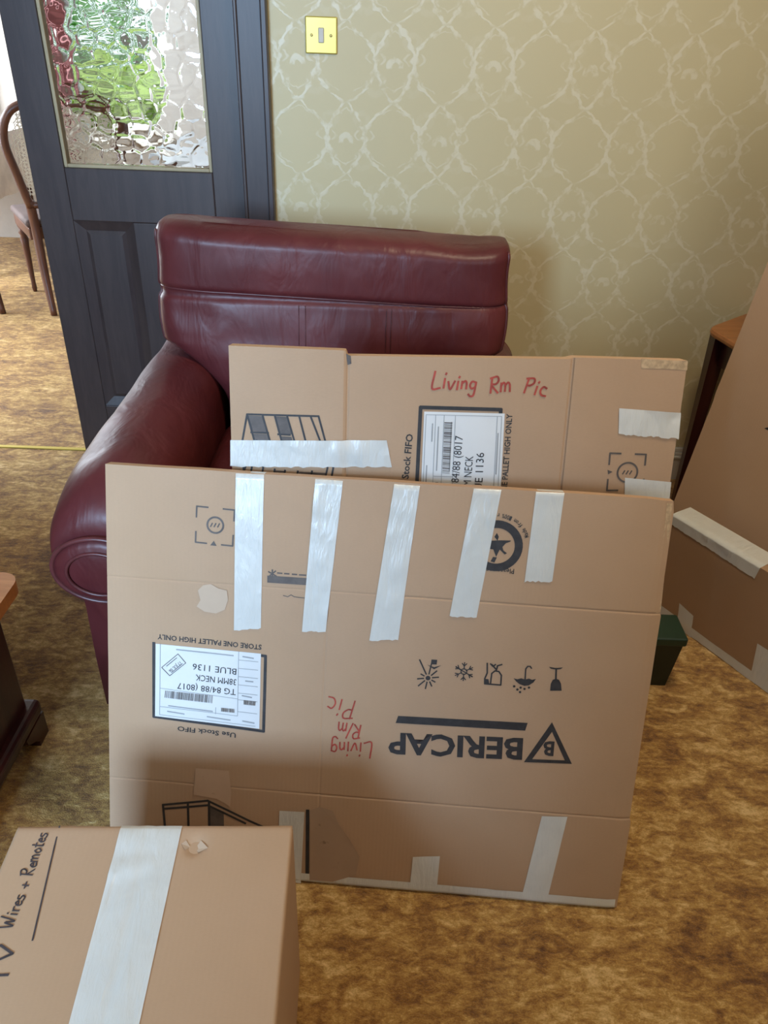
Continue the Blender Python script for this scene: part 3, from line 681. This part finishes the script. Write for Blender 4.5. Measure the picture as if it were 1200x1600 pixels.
# stock label
FF.lines('label_frame', [[(0.0780, 0.4443), (0.0765, 0.3055), (0.2721, 0.2936), (0.2726, 0.4347), (0.2637, 0.4351)]], .0052, 'ink')
lab = FF.tape('shipping_label', ((0.0814, 0.4433), (0.2647, 0.4388), (0.2646, 0.2979), (0.0788, 0.3069)), 0, 1, nu=24, nv=20, amp=0, mat='paper', lift=.0010, jag=0)
FF.text('store_warning', 'STORE ONE PALLET HIGH ONLY', (0.2655, 0.4547), (0.0849, 0.4607), .0092, 'ink', .018)
FF.text('stock_notice', 'Use Stock FIFO', (0.2232, 0.2858), (0.1189, 0.2905), .0090, 'ink', .018)
for body, a, b in (('TG 84/88 (8017', (0.2222, 0.3693), (0.1193, 0.3736)), ('38MM NECK', (0.2227, 0.3879), (0.1517, 0.3918)), ('BLUE 1136', (0.2228, 0.4076), (0.1464, 0.4117))):
    FF.text('label_text', body, a, b, .0115, 'ink', 0, .0016, lab)
def lerp2(q, s, t):
    A, B_, C_, D_ = [Vector(p) for p in q]; return (A * (1 - s) + B_ * s) * (1 - t) + (D_ * (1 - s) + C_ * s) * t
def barcode(face, q, n, vert, seed, par, lift=.0016):
    rnd = random.Random(seed); polys = []; x = 0
    while x < 1:
        w = rnd.choice((.008, .008, .014, .022)); g = rnd.choice((.008, .010, .018))
        s0, s1 = x, min(1, x + w)
        if vert: polys.append([lerp2(q, s0, 0), lerp2(q, s1, 0), lerp2(q, s1, 1), lerp2(q, s0, 1)])
        else: polys.append([lerp2(q, 0, s0), lerp2(q, 1, s0), lerp2(q, 1, s1), lerp2(q, 0, s1)])
        x += w + g
    return face.poly('barcode', polys, 'grey_ink', lift, par)
barcode(FF, ((0.0976, 0.3573), (0.1816, 0.3545), (0.1806, 0.3398), (0.0963, 0.3439)), 40, True, 5, lab)
barcode(FF, ((0.2360, 0.3505), (0.2574, 0.3498), (0.2565, 0.3413), (0.2361, 0.3420)), 10, True, 6, lab); barcode(FF, ((0.1965, 0.3326), (0.2204, 0.3322), (0.2205, 0.3249), (0.1966, 0.3253)), 10, True, 8, lab)
lq = ((0.0814, 0.4433), (0.2647, 0.4388), (0.2646, 0.2979), (0.0788, 0.3069))
def LL(s0, t0, s1, t1, q=lq): return [lerp2(q, s0, t0), lerp2(q, s1, t1)]
FF.lines('label_rules', [LL(.045, .0, .045, .97), LL(.045, .97, .96, .97), LL(.79, .0, .79, .86), LL(.045, .855, .79, .86), LL(.045, .60, .79, .63), LL(.58, .78, .58, .87)] + [LL(.79, t, .975, t) for t in (.11, .22, .33, .44, .55, .64, .8)], .0009, 'faint_ink', .0015, lab)
FF.lines('label_small_print', [LL(.2, .05, .74, .06), LL(.13, .83, .55, .84), LL(.12, .91, .28, .92), LL(.5, .92, .72, .93), LL(.83, .06, .93, .07), LL(.83, .58, .92, .59), LL(.86, .38, .93, .38), LL(.84, .92, .95, .93)], .0022, 'faint_ink', .0015, lab)['kind'] = 'stuff'
FF.lines('label_stamp', [[(0.0917, 0.4002), (0.1206, 0.4275), (0.1341, 0.4119), (0.1057, 0.3857), (0.0917, 0.4002)], [(0.1002, 0.4033), (0.1183, 0.4202)], [(0.1091, 0.3920), (0.1284, 0.4103)]], .0012, 'grey_ink', .0016, lab)
FF.text('label_stamp', '17 JUL 06', (0.1228, 0.4140), (0.1035, 0.3958), .006, 'grey_ink', 0, .0016, lab)
# red marker, upside down
hand(FF, 'marker_writing', 'Living', (0.4645, 0.2879), (0.3904, 0.2828), .030, .0026, 'red_ink', 3)
hand(FF, 'marker_writing', 'R/m', (0.4450, 0.3193), (0.4012, 0.3217), .030, .0026, 'red_ink', 4)
hand(FF, 'marker_writing', 'Pic', (0.4340, 0.3644), (0.3847, 0.3699), .034, .0026, 'red_ink', 5)
# recycling roundel
rc = (0.6486, 0.6569)
rec = FF.poly('recycling_roundel', ring_polys(rc, .0430, .0300, 40) + [[(0.6390, 0.6649), (0.6529, 0.6665), (0.6716, 0.6675), (0.6707, 0.6655), (0.6637, 0.6625), (0.6586, 0.6556), (0.6606, 0.6501), (0.6669, 0.6457), (0.6633, 0.6435), (0.6546, 0.6510), (0.6499, 0.6385), (0.6442, 0.6506), (0.6386, 0.6510), (0.6296, 0.6463), (0.6271, 0.6487), (0.6352, 0.6540)],
    [(0.6478, 0.6785), (0.6442, 0.6718), (0.6499, 0.6657), (0.6514, 0.6722)], [(0.6238, 0.6660), (0.6303, 0.6632), (0.6300, 0.6534), (0.6223, 0.6583)], [(0.6449, 0.6381), (0.6512, 0.6375), (0.6478, 0.6285), (0.6414, 0.6302)]], 'ink')
FF.text('recycling_lettering', 'Please recycle', (0.6811, 0.6199), (0.6181, 0.6193), .0085, 'ink', .012, par=rec)
arc = 'Made from 100% re'
for k, ch in enumerate(arc):
    if ch == ' ': continue
    a = math.radians(22 + 74 * k / (len(arc) - 1)); da = math.radians(74 / (len(arc) - 1) * .42); R_ = .0545
    p0 = (rc[0] + R_ * math.cos(a - da), rc[1] + R_ * math.sin(a - da)); p1 = (rc[0] + R_ * math.cos(a + da), rc[1] + R_ * math.sin(a + da))
    FF.text('recycling_lettering', ch, p0, p1, .0075, 'ink', .012, par=rec)

# ---- back package
bo, bu, bv, bn = (-0.2542, 0.947, 0.0), (0.9998, 0.0218, 0.0), (-0.0056, 0.2583, 0.9661), (0.0211, -0.9658, 0.2583)
back = tag(empty('picture_package', mat=frame_of((bo[0], bo[1], .004), bu, bv, bn)), 'flat cardboard picture package leaning on the armchair, red writing near its top edge', 'package', 'wrapped picture packages')
def hB(u, v):
    d = .0016 * nz(u * 4 + 9, v * 4, 2) + .0005 * nz(u * 15, v * 15, 8)
    d += .004 * (1 if u < .185 else max(0, 1 - (u - .185) / .006))
    d -= .0014 * gauss(u - .192, .002) + .0022 * gauss(u - .5575, .0025)
    d += .0015 * (1 if u > .56 else 0)
    return d
FB = Face(back, hB)
slab(back, 'cardboard_body', lambda v: 0.0, interp([(0, .744), (.9, .744), (.918, .7435)]), interp([(0, .9195), (.245, .917), (.2525, .9165), (.256, .9085), (.74, .9135), (.755, .9165), (1, .9165)]), hB, .035, 'card', 140, 60, uc=(.192 / .744, .5575 / .744))
FB.poly('torn_strip', [[(0.6672, 0.9176), (0.7441, 0.9157), (0.7452, 0.9012), (0.7113, 0.9023), (0.6702, 0.9022)]], 'card_edge', .0005)
FB.poly('fold_scuff', [[(0.1889, 0.9120), (0.1962, 0.9081), (0.1975, 0.8958), (0.1913, 0.8936)]], 'grey_ink', .0006)
FB.tape('tape_strip', ((-0.0013, 0.7653), (0.2586, 0.7714), (0.2687, 0.7253), (-0.0026, 0.7190)), 0, 31, nu=40, nv=10, amp=.0022)
FB.tape('tape_strip', ((0.6413, 0.8361), (0.7447, 0.8315), (0.7468, 0.7871), (0.6455, 0.7920)), 0, 32, nu=24, nv=10, amp=.0018)
FB.tape('tape_strip', ((0.6654, 0.7182), (0.7454, 0.7125), (0.7472, 0.6679), (0.6700, 0.6716)), 0, 33, nu=20, nv=10, amp=.0016)
hand(FB, 'marker_writing', 'Living', (0.3285, 0.8601), (0.4034, 0.8591), .027, .0033, 'red_ink', 13)
hand(FB, 'marker_writing', 'Rm', (0.4237, 0.8554), (0.4616, 0.8575), .026, .0033, 'red_ink', 14)
hand(FB, 'marker_writing', 'Pic', (0.4787, 0.8559), (0.5173, 0.8507), .028, .0033, 'red_ink', 15)
FB.text('stock_notice', 'Use Stock FIFO', (0.2956, 0.6742), (0.3022, 0.7824), .0115, 'ink', .018)
FB.text('store_warning', 'STORE ONE PALLET HIGH ONLY', (0.4668, 0.6372), (0.4655, 0.8215), .0098, 'ink', .018)
FB.lines('label_frame', [[(0.3120, 0.6505), (0.3130, 0.8279), (0.4458, 0.8279), (0.4459, 0.8199)]], .0062, 'ink')
lab = FB.tape('shipping_label', ((0.3192, 0.8212), (0.4527, 0.8217), (0.4566, 0.6544), (0.3195, 0.6553)), 0, 1, nu=24, nv=24, amp=0, mat='paper', lift=.0010, jag=0)
for body, a, b in (('TG 84/88 (8017', (0.3824, 0.6742), (0.3858, 0.7820)), ('38MM NECK', (0.4035, 0.6713), (0.4052, 0.7480)), ('BLUE 1136', (0.4240, 0.6696), (0.4232, 0.7545))):
    FB.text('label_text', body, a, b, .0135, 'ink', 0, .0016, lab)
barcode(FB, ((0.3535, 0.8044), (0.3669, 0.8043), (0.3669, 0.7157), (0.3544, 0.7165)), 40, False, 9, lab)
barcode(FB, ((0.3437, 0.7016), (0.3486, 0.7017), (0.3494, 0.6745), (0.3439, 0.6743)), 10, False, 10, lab)
lq2 = ((0.3192, 0.8212), (0.4527, 0.8217), (0.4566, 0.6544), (0.3195, 0.6553))
def LB(s0, t0, s1, t1): return LL(s0, t0, s1, t1, lq2)
FB.lines('label_rules', [LB(.025, .03, .965, .03), LB(.025, .03, .025, 1), LB(.145, .03, .145, 1), LB(.25, .03, .25, 1), LB(.39, .03, .39, 1), LB(.91, .03, .91, 1), LB(.965, .03, .965, 1), LB(.15, .66, .39, .66)], .0010, 'faint_ink', .0015, lab)
FB.lines('label_small_print', [LB(.11, .12, .11, .3), LB(.185, .15, .185, .6), LB(.06, .55, .06, .72), LB(.345, .1, .345, .6), LB(.93, .2, .93, .62)], .0020, 'faint_ink', .0015, lab)['kind'] = 'stuff'
emblem(FB, (0.6353, 0.7598), (0.6963, 0.7593), (0.6988, 0.6976), (0.6374, 0.6948), (0.6687, 0.7273), [(0.6343, 0.7309), (0.6434, 0.7277), (0.6363, 0.7231)], .30, .0030, .0185)
# crate drawing half under the tape
FB.lines('crate_drawing', [[(0.0166, 0.7549), (0.0274, 0.8092), (0.1449, 0.8093), (0.1558, 0.7697), (0.1702, 0.7226), (0.1609, 0.6694)], [(0.0274, 0.8092), (0.0382, 0.7664), (0.0524, 0.7194)], [(0.1322, 0.8079), (0.1472, 0.7694), (0.1605, 0.7224)], [(0.0166, 0.7549), (0.0198, 0.7085), (0.0276, 0.6715)], [(0.0382, 0.7664), (0.0175, 0.7051)], [(0.0305, 0.7054), (0.0425, 0.7665)],
    [(0.0528, 0.8078), (0.0669, 0.7563)], [(0.0729, 0.8084), (0.0862, 0.7568)], [(0.0930, 0.8089), (0.1076, 0.7574)], [(0.1131, 0.8084), (0.1237, 0.7666)], [(0.0332, 0.7793), (0.0619, 0.7790)], [(0.0778, 0.7773), (0.0981, 0.7768)], [(0.0444, 0.7556), (0.1258, 0.7557)], [(0.0524, 0.7194), (0.0440, 0.6719)], [(0.0718, 0.7177), (0.0647, 0.6668)], [(0.0891, 0.7160), (0.0799, 0.6615)], [(0.1107, 0.7154), (0.1018, 0.6621)], [(0.1345, 0.7161), (0.1259, 0.6627)], [(0.1605, 0.7224), (0.1478, 0.6633)]], .0032, 'ink')
for pl in ([[(0.0295, 0.8072), (0.0528, 0.8067), (0.0619, 0.7801), (0.0364, 0.7815)], [(0.0363, 0.7772), (0.0619, 0.7768), (0.0690, 0.7508), (0.0444, 0.7513)], [(0.0729, 0.8073), (0.0930, 0.8068), (0.1002, 0.7779), (0.0800, 0.7784)], [(0.0799, 0.7741), (0.1002, 0.7736), (0.1065, 0.7508), (0.0872, 0.7502)], [(0.0718, 0.7155), (0.0891, 0.7149), (0.0822, 0.6730), (0.0658, 0.6725)], [(0.1129, 0.7144), (0.1594, 0.7134), (0.1478, 0.6690), (0.1040, 0.6701)]]): FB.poly('crate_shading', [pl], 'grey_ink', .0005)

# ------------------------------------------------------------------ carton in the foreground
bx = tag(empty('carton', mat=frame_of((-0.4911, 0.6610, 0.0), (0.999, 0.045, 0.0), (-0.045, 0.999, 0.0), (0, 0, 1))), 'closed brown carton with wide white tape and black handwriting on its lid, in the foreground', 'carton')
Wd, Ln, Ht = 0.380, 0.50, 0.38
def hT(u, v):
    d = .0010 * nz(u * 6, v * 6, 3) - .002 * gauss(v, .004)
    d -= .007 * gauss(math.hypot(u - (0.2496, -0.0325)[0], v - (0.2496, -0.0325)[1]), .012)
    d -= .0022 * gauss(u - .187, .003)
    return d
TT = Face(empty('lid', (0, 0, Ht)), hT); TT.root.parent = bx
bm = bmesh.new(); add_box(bm, 0, Wd, -Ln, 0, 0, Ht - .004, .003); from_bm('box_body', bm, 'card', bx)
V = []; Fc = []; nu, nv = 90, 110; g = nu + 1
for j in range(nv + 1):
    for i in range(nu + 1): u, v = Wd * i / nu + .002 * (.5 - i / nu), -Ln + Ln * j / nv; V.append((u, v - (.0015 * nz(u * 20, 1) if j == nv else 0), hT(u, v)))
for j in range(nv):
    for i in range(nu): q = j * g + i; Fc.append((q, q + 1, q + g + 1, q + g))
n0 = len(V); edge = [i for i in range(nu + 1)] + [j * g + nu for j in range(1, nv + 1)] + [nv * g + i for i in range(nu - 1, -1, -1)] + [j * g for j in range(nv - 1, 0, -1)]
V += [(V[i][0], V[i][1], -.005) for i in edge]; m_ = len(edge)
Fc += [(edge[k], n0 + k, n0 + (k + 1) % m_, edge[(k + 1) % m_]) for k in range(m_)]
COL.objects.unlink(TT.root); bpy.data.objects.remove(TT.root)
lid = mesh('lid', V, Fc, 'card', bx, True); lid.location = (0, 0, Ht); TT.root = lid
V_ = TT.tape('tape_strip', ((0.1421, -0.0004), (0.2261, -0.0006), (0.2290, -0.4177), (0.1553, -0.4164)), .05, 41, nu=14, nv=60, amp=.0016)
hand(TT, 'marker_writing', 'Wires + Remotes', (0.0478, -0.1453), (0.0460, -0.0122), .0165, .0019, 'black_ink', 23)
TT.lines('marker_underline', [[(0.0569, -0.0002), (0.0769, -0.1596)]], .0020, 'black_ink', .0009)
TT.lines('marker_writing', [[(0.0199, -0.1713), (0.0418, -0.1655), (0.0592, -0.1754), (0.0294, -0.1907)], [(0.0321, -0.2009), (0.0632, -0.1997)]], .0030, 'black_ink', .0009)
TT.poly('torn_hole', [[(0.2300, -0.0295), (0.2358, -0.0236), (0.2425, -0.0315), (0.2367, -0.0373)], [(0.2480, -0.0334), (0.2557, -0.0227), (0.2674, -0.0354), (0.2553, -0.0402)]], 'stain', .0012)

# ------------------------------------------------------------------ packages stacked on the right
kv = frame_of((0.7403, 1.6832, 0.0), (0.5327, -0.8463, 0.0), (0, 0, 1), (-0.8463, -0.5327, 0))
low = tag(empty('flat_package', mat=kv), 'low dark cardboard package standing on edge at the right, white tape along its top', 'package')
def hK(u, v): return .0012 * nz(u * 5 + 3, v * 5, 7)
FK = Face(low, hK)
slab(low, 'cardboard_body', lambda v: 0.0, lambda v: .80, lambda t: .298, hK, .072, 'card_dark', 60, 30)
FK.tape('tape_strip', ((-.001, .2985), (.262, .2985), (.258, .264), (-.001, .272)), .070, 51, nu=40, nv=8, amp=.0022)
FK.tape('edge_tape', ((-.001, .030), (.80, .026), (.80, .002), (-.001, .002)), 0, 52, nu=60, nv=5, amp=.0012)
FK.tape('tape_strip', ((0.0916, 0.0735), (0.1403, 0.0655), (0.1519, -0.0001), (0.1039, 0.0034)), 0, 53, nu=6, nv=8)
FK.tape('tape_strip', ((0.3179, 0.1098), (0.3713, 0.1118), (0.3910, 0.0038), (0.3311, 0.0054)), 0, 54, nu=8, nv=8)
jv = frame_of((0.7628, 1.807, 0.003), (0.5327, -0.8463, 0.0), (0.147, 0.0925, 0.9848), (-0.8334, -0.5246, 0.1736))
upr = tag(empty('flat_package', mat=jv), 'tall plain cardboard package leaning at the right edge, behind the low taped one', 'package')
def hJ(u, v): return .002 * nz(u * 3 + 5, v * 3, 4)
FJ = Face(upr, hJ)
slab(upr, 'cardboard_body', interp([(0, 0), (.52, 0), (.545, .001), (.555, -.002), (1.3, 0)]), lambda v: .86, lambda t: 1.22, hJ, .040, 'card', 40, 60)
FJ.poly('arrow_print', [[(0.1571, 0.5367), (0.1732, 0.5485), (0.1790, 0.5358)]], 'ink')

# green crate on the carpet beside the armchair
cr = tag(empty('plastic_tub', (0.585, 1.405, 0.0)), 'small dark green plastic tub on the carpet beside the front package', 'tub')
def tub(z0, z1, a0, a1, b0, b1, t, nm, mat, par):
    r = [(-a0, -b0, z0), (a0, -b0, z0), (a0, b0, z0), (-a0, b0, z0), (-a1, -b1, z1), (a1, -b1, z1), (a1, b1, z1), (-a1, b1, z1)]
    r += [(-a1 + t, -b1 + t, z1), (a1 - t, -b1 + t, z1), (a1 - t, b1 - t, z1), (-a1 + t, b1 - t, z1), (-a0 + t, -b0 + t, z0 + t), (a0 - t, -b0 + t, z0 + t), (a0 - t, b0 - t, z0 + t), (-a0 + t, b0 - t, z0 + t)]
    f = [(3, 2, 1, 0)] + [(k, (k + 1) % 4, 4 + (k + 1) % 4, 4 + k) for k in range(4)] + [(4 + k, 4 + (k + 1) % 4, 8 + (k + 1) % 4, 8 + k) for k in range(4)] + [(8 + k, 8 + (k + 1) % 4, 12 + (k + 1) % 4, 12 + k) for k in range(4)] + [(12, 13, 14, 15)]
    return mesh(nm, r, f, mat, par)
tub(0, .140, .114, .124, .032, .040, .004, 'tub_body', 'green', cr)
box('lid', -.130, .130, -.046, .046, .136, .160, 'green_rim', cr, .005, 3)

# ------------------------------------------------------------------ hexagonal side table by the wall
ht = tag(empty('side_table', (1.172, 2.162, 0)), 'polished orange-brown side table with straight dark legs, behind the leaning package', 'side table')
def hexa(r, a0=162, rnd=.25):
    out = []
    for k in range(6):
        a, b, c = [Vector((r * math.cos(math.radians(a0 + 60 * (k + i))), r * math.sin(math.radians(a0 + 60 * (k + i))))) for i in (-1, 0, 1)]
        p, q = b + (a - b) * rnd * .5, b + (c - b) * rnd * .5
        for i in range(5): t = i / 4; out.append(p * (1 - t) ** 2 + b * 2 * t * (1 - t) + q * t * t)
    return out
def prism(nm, loop, prof, mat, par):
    V = []; Fc = []; n = len(loop)
    for s_, z in prof: V += [(p.x * s_, p.y * s_, z) for p in loop]
    for j in range(len(prof) - 1): Fc += [(j * n + k, j * n + (k + 1) % n, (j + 1) * n + (k + 1) % n, (j + 1) * n + k) for k in range(n)]
    Fc += [tuple(range(n))[::-1], tuple((len(prof) - 1) * n + k for k in range(n))]
    return mesh(nm, V, Fc, mat, par)
prism('table_top', hexa(.245), [(.965, .592), (.99, .596), (1.0, .604), (.99, .612), (.975, .615)], 'orange_wood', ht)
prism('apron', hexa(.205, rnd=.1), [(1, .51), (1, .592)], 'mahogany', ht)
for k in range(6):
    a = math.radians(162 + 60 * k); V = []
    for z, w, r in ((.0, .011, .205), (.45, .019, .205), (.59, .022, .205)):
        for dx, dy in ((-w, -w), (w, -w), (w, w), (-w, w)): V.append((r * math.cos(a) + dx, r * math.sin(a) + dy, z))
    Fc = [(3, 2, 1, 0), (8, 9, 10, 11)] + [(j * 4 + i, j * 4 + (i + 1) % 4, (j + 1) * 4 + (i + 1) % 4, (j + 1) * 4 + i) for j in range(2) for i in range(4)]
    mesh('leg', V, Fc, 'mahogany', ht)

# ------------------------------------------------------------------ low mahogany chest table at the left edge
ct = tag(empty('low_chest', (-1.03, 0.76, 0)), 'dark mahogany low chest with an orange wooden top at the left edge', 'chest')
bm = bmesh.new(); add_box(bm, -.335, .335, -.42, .42, .392, .420, .0)
vert_e = [e for e in bm.edges if abs(e.verts[0].co.z - e.verts[1].co.z) > .01]
bmesh.ops.bevel(bm, geom=vert_e, offset=.035, segments=6, profile=.5, affect='EDGES'); from_bm('table_top', bm, 'orange_wood', ct)
box('cornice', -.318, .318, -.408, .408, .366, .391, 'mahogany', ct, .010, 3)
box('chest_body', -.290, .290, -.385, .385, .085, .366, 'mahogany', ct, .006)
box('plinth', -.312, .312, -.405, .405, .062, .100, 'mahogany', ct, .012, 3)
for sx in (-1, 1):
    for sy in (-1, 1):
        o = []
        for z, w in ((.062, .085), (.045, .080), (.028, .055), (.012, .040), (.0, .042)):
            o.append((z, w))
        V = []
        for z, w in o: V += [(sx * .31, sy * .402, z), (sx * (.31 - w), sy * .402, z), (sx * (.31 - w), sy * (.402 - w), z), (sx * .31, sy * (.402 - w), z)]
        Fc = [(0, 1, 2, 3), (16, 17, 18, 19)] + [(j * 4 + i, j * 4 + (i + 1) % 4, (j + 1) * 4 + (i + 1) % 4, (j + 1) * 4 + i) for j in range(4) for i in range(4)]
        mesh('bracket_foot', V, Fc, 'mahogany', ct)

# ------------------------------------------------------------------ dining room through the doorway
def dining_chair():
    r = empty('dining_chair')
    V, Fc = [], []
    box('seat', -.235, .235, .02, .46, .425, .465, 'seat', r, .018, 4, smooth=True)
    box('seat_rail', -.225, .225, .03, .45, .365, .424, 'chair_wood', r, .006)
    for s_ in (-1, 1):
        ln = spline([(s_ * .200, -.07, 0), (s_ * .198, -.02, .2), (s_ * .195, .0, .42), (s_ * .20, -.015, .56)], 8)
        v, f = tube(ln, [.016 + .007 * min(1, i / 12) for i in range(len(ln))], 8); mesh('rear_leg', v, f, 'chair_wood', r, True)
        v, f = lathe([(.010, 0), (.014, .02), (.012, .05), (.019, .25), (.023, .29), (.016, .31), (.025, .325), (.017, .34), (.024, .365), (.024, .42)], 12, s_ * .20, .42); mesh('front_leg', v, f, 'chair_wood', r, True)
    lp = []
    ctl = [(-.20, -.015, .53), (-.235, -.035, .68), (-.265, -.06, .84), (-.225, -.085, .955), (-.12, -.095, 1.0), (0, -.10, 1.01), (.12, -.095, 1.0), (.225, -.085, .955), (.265, -.06, .84), (.235, -.035, .68), (.20, -.015, .53)]
    lp = spline(ctl, 6); v, f = tube(lp, .020, 8); mesh('back_frame', v, f, 'chair_wood', r, True)
    v, f = tube(spline([(-.20, -.015, .54), (0, -.03, .535), (.20, -.015, .54)], 6), .017, 8); mesh('back_rail', v, f, 'chair_wood', r, True)
    # cane: crossing strands inside the balloon frame
    def halfw(z): return interp([(.54, .19), (.68, .222), (.84, .25), (.955, .205), (1.0, .10)])(z)
    def yb(z): return interp([(.54, -.02), (.68, -.035), (.84, -.06), (.955, -.085), (1.0, -.095)])(z)
    V = []; Fc = []
    def strand(a, b, w=.0022):
        n = 10
        for i in range(n):
            p = [a[0] + (b[0] - a[0]) * i / n, a[1] + (b[1] - a[1]) * i / n]; q = [a[0] + (b[0] - a[0]) * (i + 1) / n, a[1] + (b[1] - a[1]) * (i + 1) / n]
            if any(not .54 < t[1] < 1.0 or abs(t[0]) > halfw(t[1]) for t in (p, q)): continue
            d = Vector((q[0] - p[0], q[1] - p[1])).normalized(); nn = (-d.y * w, d.x * w); k = len(V)
            V.extend([(p[0] - nn[0], yb(p[1]), p[1] - nn[1]), (q[0] - nn[0], yb(q[1]), q[1] - nn[1]), (q[0] + nn[0], yb(q[1]), q[1] + nn[1]), (p[0] + nn[0], yb(p[1]), p[1] + nn[1])]); Fc.append((k, k + 1, k + 2, k + 3))
    for i in range(-16, 17): strand((i * .016, .54), (i * .016, 1.0))
    for j in range(29): strand((-.25, .545 + j * .016), (.25, .545 + j * .016))
    for i in range(-30, 31): strand((i * .022 - .23, .54), (i * .022 + .23, 1.0), .0016); strand((i * .022 + .23, .54), (i * .022 - .23, 1.0), .0016)
    mesh('cane_back', V, Fc, 'cane', r)
    return r
def copy_tree(o, parent=None):
    c = o.copy(); COL.objects.link(c); c.parent = parent
    for ch in list(o.children): copy_tree(ch, c)
    return c
d1 = dining_chair(); a = math.radians(33)
d1.location = (-1.775 + .20 * math.cos(a) - .07 * math.sin(a), 3.946 + .20 * math.sin(a) + .07 * math.cos(a), 0); d1.rotation_euler.z = a
tag(d1, 'cane-backed dining chair seen past the dark door, nearest to the doorway', 'chair', 'dining chairs')
a2 = math.radians(42)
d2 = copy_tree(d1); d2.rotation_euler.z = a2; d2.location = (-2.045 - .20 * math.cos(a2) - .07 * math.sin(a2), 3.946 - .20 * math.sin(a2) + .07 * math.cos(a2), 0)
tag(d2, 'dining chair cut by the left edge, one pale leg in view', 'chair', 'dining chairs')
dt = tag(empty('dining_table', (-2.80, 5.00, 0)), 'dining table under a pale cloth in the far room', 'table')
box('tabletop', -.45, .45, -.50, .50, .70, .735, 'chair_wood', dt, .004)
for sx in (-.36, .36):
    for sy in (-.40, .40):
        v, f = lathe([(.02, 0), (.03, .05), (.025, .4), (.04, .55), (.04, .70)], 12, sx, sy); mesh('leg', v, f, 'chair_wood', dt, True)
# draped cloth with a wavy hem
V = []; Fc = []; n = 96
def rect_pt(k, gx, gy):
    t = k / n * 4; s_ = int(t) % 4; f = t - int(t)
    return [(-gx + 2 * gx * f, -gy), (gx, -gy + 2 * gy * f), (gx - 2 * gx * f, gy), (-gx, gy - 2 * gy * f)][s_]
for ring, (e, z) in enumerate(((0, .742), (.006, .738), (.012, .65), (.02, .5), (.026, .42))):
    for k in range(n):
        x, y = rect_pt(k, .455 + e, .505 + e); w = .012 * math.sin(k * 1.3) * max(0, ring - 1) / 3
        V.append((x + (w if abs(x) > .45 else 0), y + (w if abs(y) > .50 else 0), z + .004 * math.sin(k * .7) * (ring == 4)))
Fc = [tuple(range(n))] + [(j * n + k, j * n + (k + 1) % n, (j + 1) * n + (k + 1) % n, (j + 1) * n + k) for j in range(4) for k in range(n)]
tc = mesh('tablecloth', V, Fc, 'cloth', None, True); tc.location = (-2.80, 5.00, 0); tag(tc, 'pale pinkish cloth draped over the dining table', 'tablecloth')
# second table with a pale top, seen through the door glass
sb = tag(empty('serving_table', (-0.80, 4.80, 0)), 'table with a pale blue top in the far room, blurred by the door glass', 'table')
box('top_board', -.47, .47, -.55, .55, .70, .73, 'pale_blue', sb, .004); box('apron', -.41, .41, -.49, .49, .61, .70, 'chair_wood', sb, .004)
for x in (-.40, .40):
    for y in (-.48, .48):
        v, f = lathe([(.018, 0), (.026, .04), (.022, .35), (.034, .50), (.034, .62)], 12, x, y); mesh('leg', v, f, 'chair_wood', sb, True)
def curtain(name, x0, x1, y, z0, z1, mat, folds, label):
    V = []; Fc = []; n = 60
    for s_ in (-.004, .004):
        for z in (z0, (z0 + z1) / 2, z1):
            for i in range(n + 1): t = i / n; V.append((x0 + (x1 - x0) * t, y + s_ + .022 * math.sin(t * folds * 6.283), z))
    g = n + 1
    for a in (0, 3):
        for j in range(2):
            for i in range(n): q = (a + j) * g + i; Fc.append((q, q + 1, q + g + 1, q + g))
    o = mesh(name, V, Fc, mat, None, True); tag(o, label, 'curtain'); return o
curtain('curtain', -2.33, -2.10, 5.54, .55, 2.10, 'curtain', 4, 'dusky red curtain hanging left of the far window')
curtain('curtain', -3.0, -2.62, 5.56, .80, 2.10, 'blue_cloth', 5, 'blue-grey drape against the far wall at the left edge')

# garden behind the far window
struct(box('ground', -9, 5, 5.71, 16, -.30, -.20, 'lawn'))
def shrub(x, y, rx, rz, zc, mat, seed, label, nleaf=2600):
    rnd = random.Random(seed); r = tag(empty('garden_shrub', (x, y, -.2)), label, 'shrub', 'shrubs outside the window')
    v, f = tube([(0, 0, 0), (.03, 0, zc * .5), (0, .03, zc + .2)], [.05, .04, .02], 8); mesh('stem', v, f, 'bark', r, True)
    V = []; Fc = []
    for i in range(nleaf):
        d = Vector((rnd.gauss(0, 1), rnd.gauss(0, 1), rnd.gauss(0, 1))).normalized() * rnd.uniform(.72, 1.0) * (1 + .2 * nz(i * .01, seed))
        c = Vector((d.x * rx, d.y * rx * .7, zc + .2 + d.z * rz)); t = Vector((rnd.uniform(-1, 1), rnd.uniform(-1, 1), rnd.uniform(-1, .4))).normalized(); s_ = t.orthogonal().normalized()
        L = rnd.uniform(.08, .17); k = len(V); V += [c, c + t * L * .5 + s_ * L * .32, c + t * L, c + t * L * .5 - s_ * L * .32]; Fc.append((k, k + 1, k + 2, k + 3))
    o = mesh('foliage', V, Fc, mat, r, kind='stuff')
shrub(-4.3, 8.4, 1.0, 1.0, 1.0, 'leaf', 1, 'dark green garden shrub at the left of the far window')
shrub(-2.3, 7.5, .8, .55, .55, 'leaf2', 2, 'yellow-green low shrub in the middle of the far window', 2200)
shrub(-3.3, 11.0, 1.9, 1.6, 1.6, 'leaf', 3, 'tall green shrub at the back of the garden', 6000)
shrub(-1.2, 9.0, .9, .9, 1.1, 'leaf', 4, 'rounded green shrub at the right of the far window', 2200)
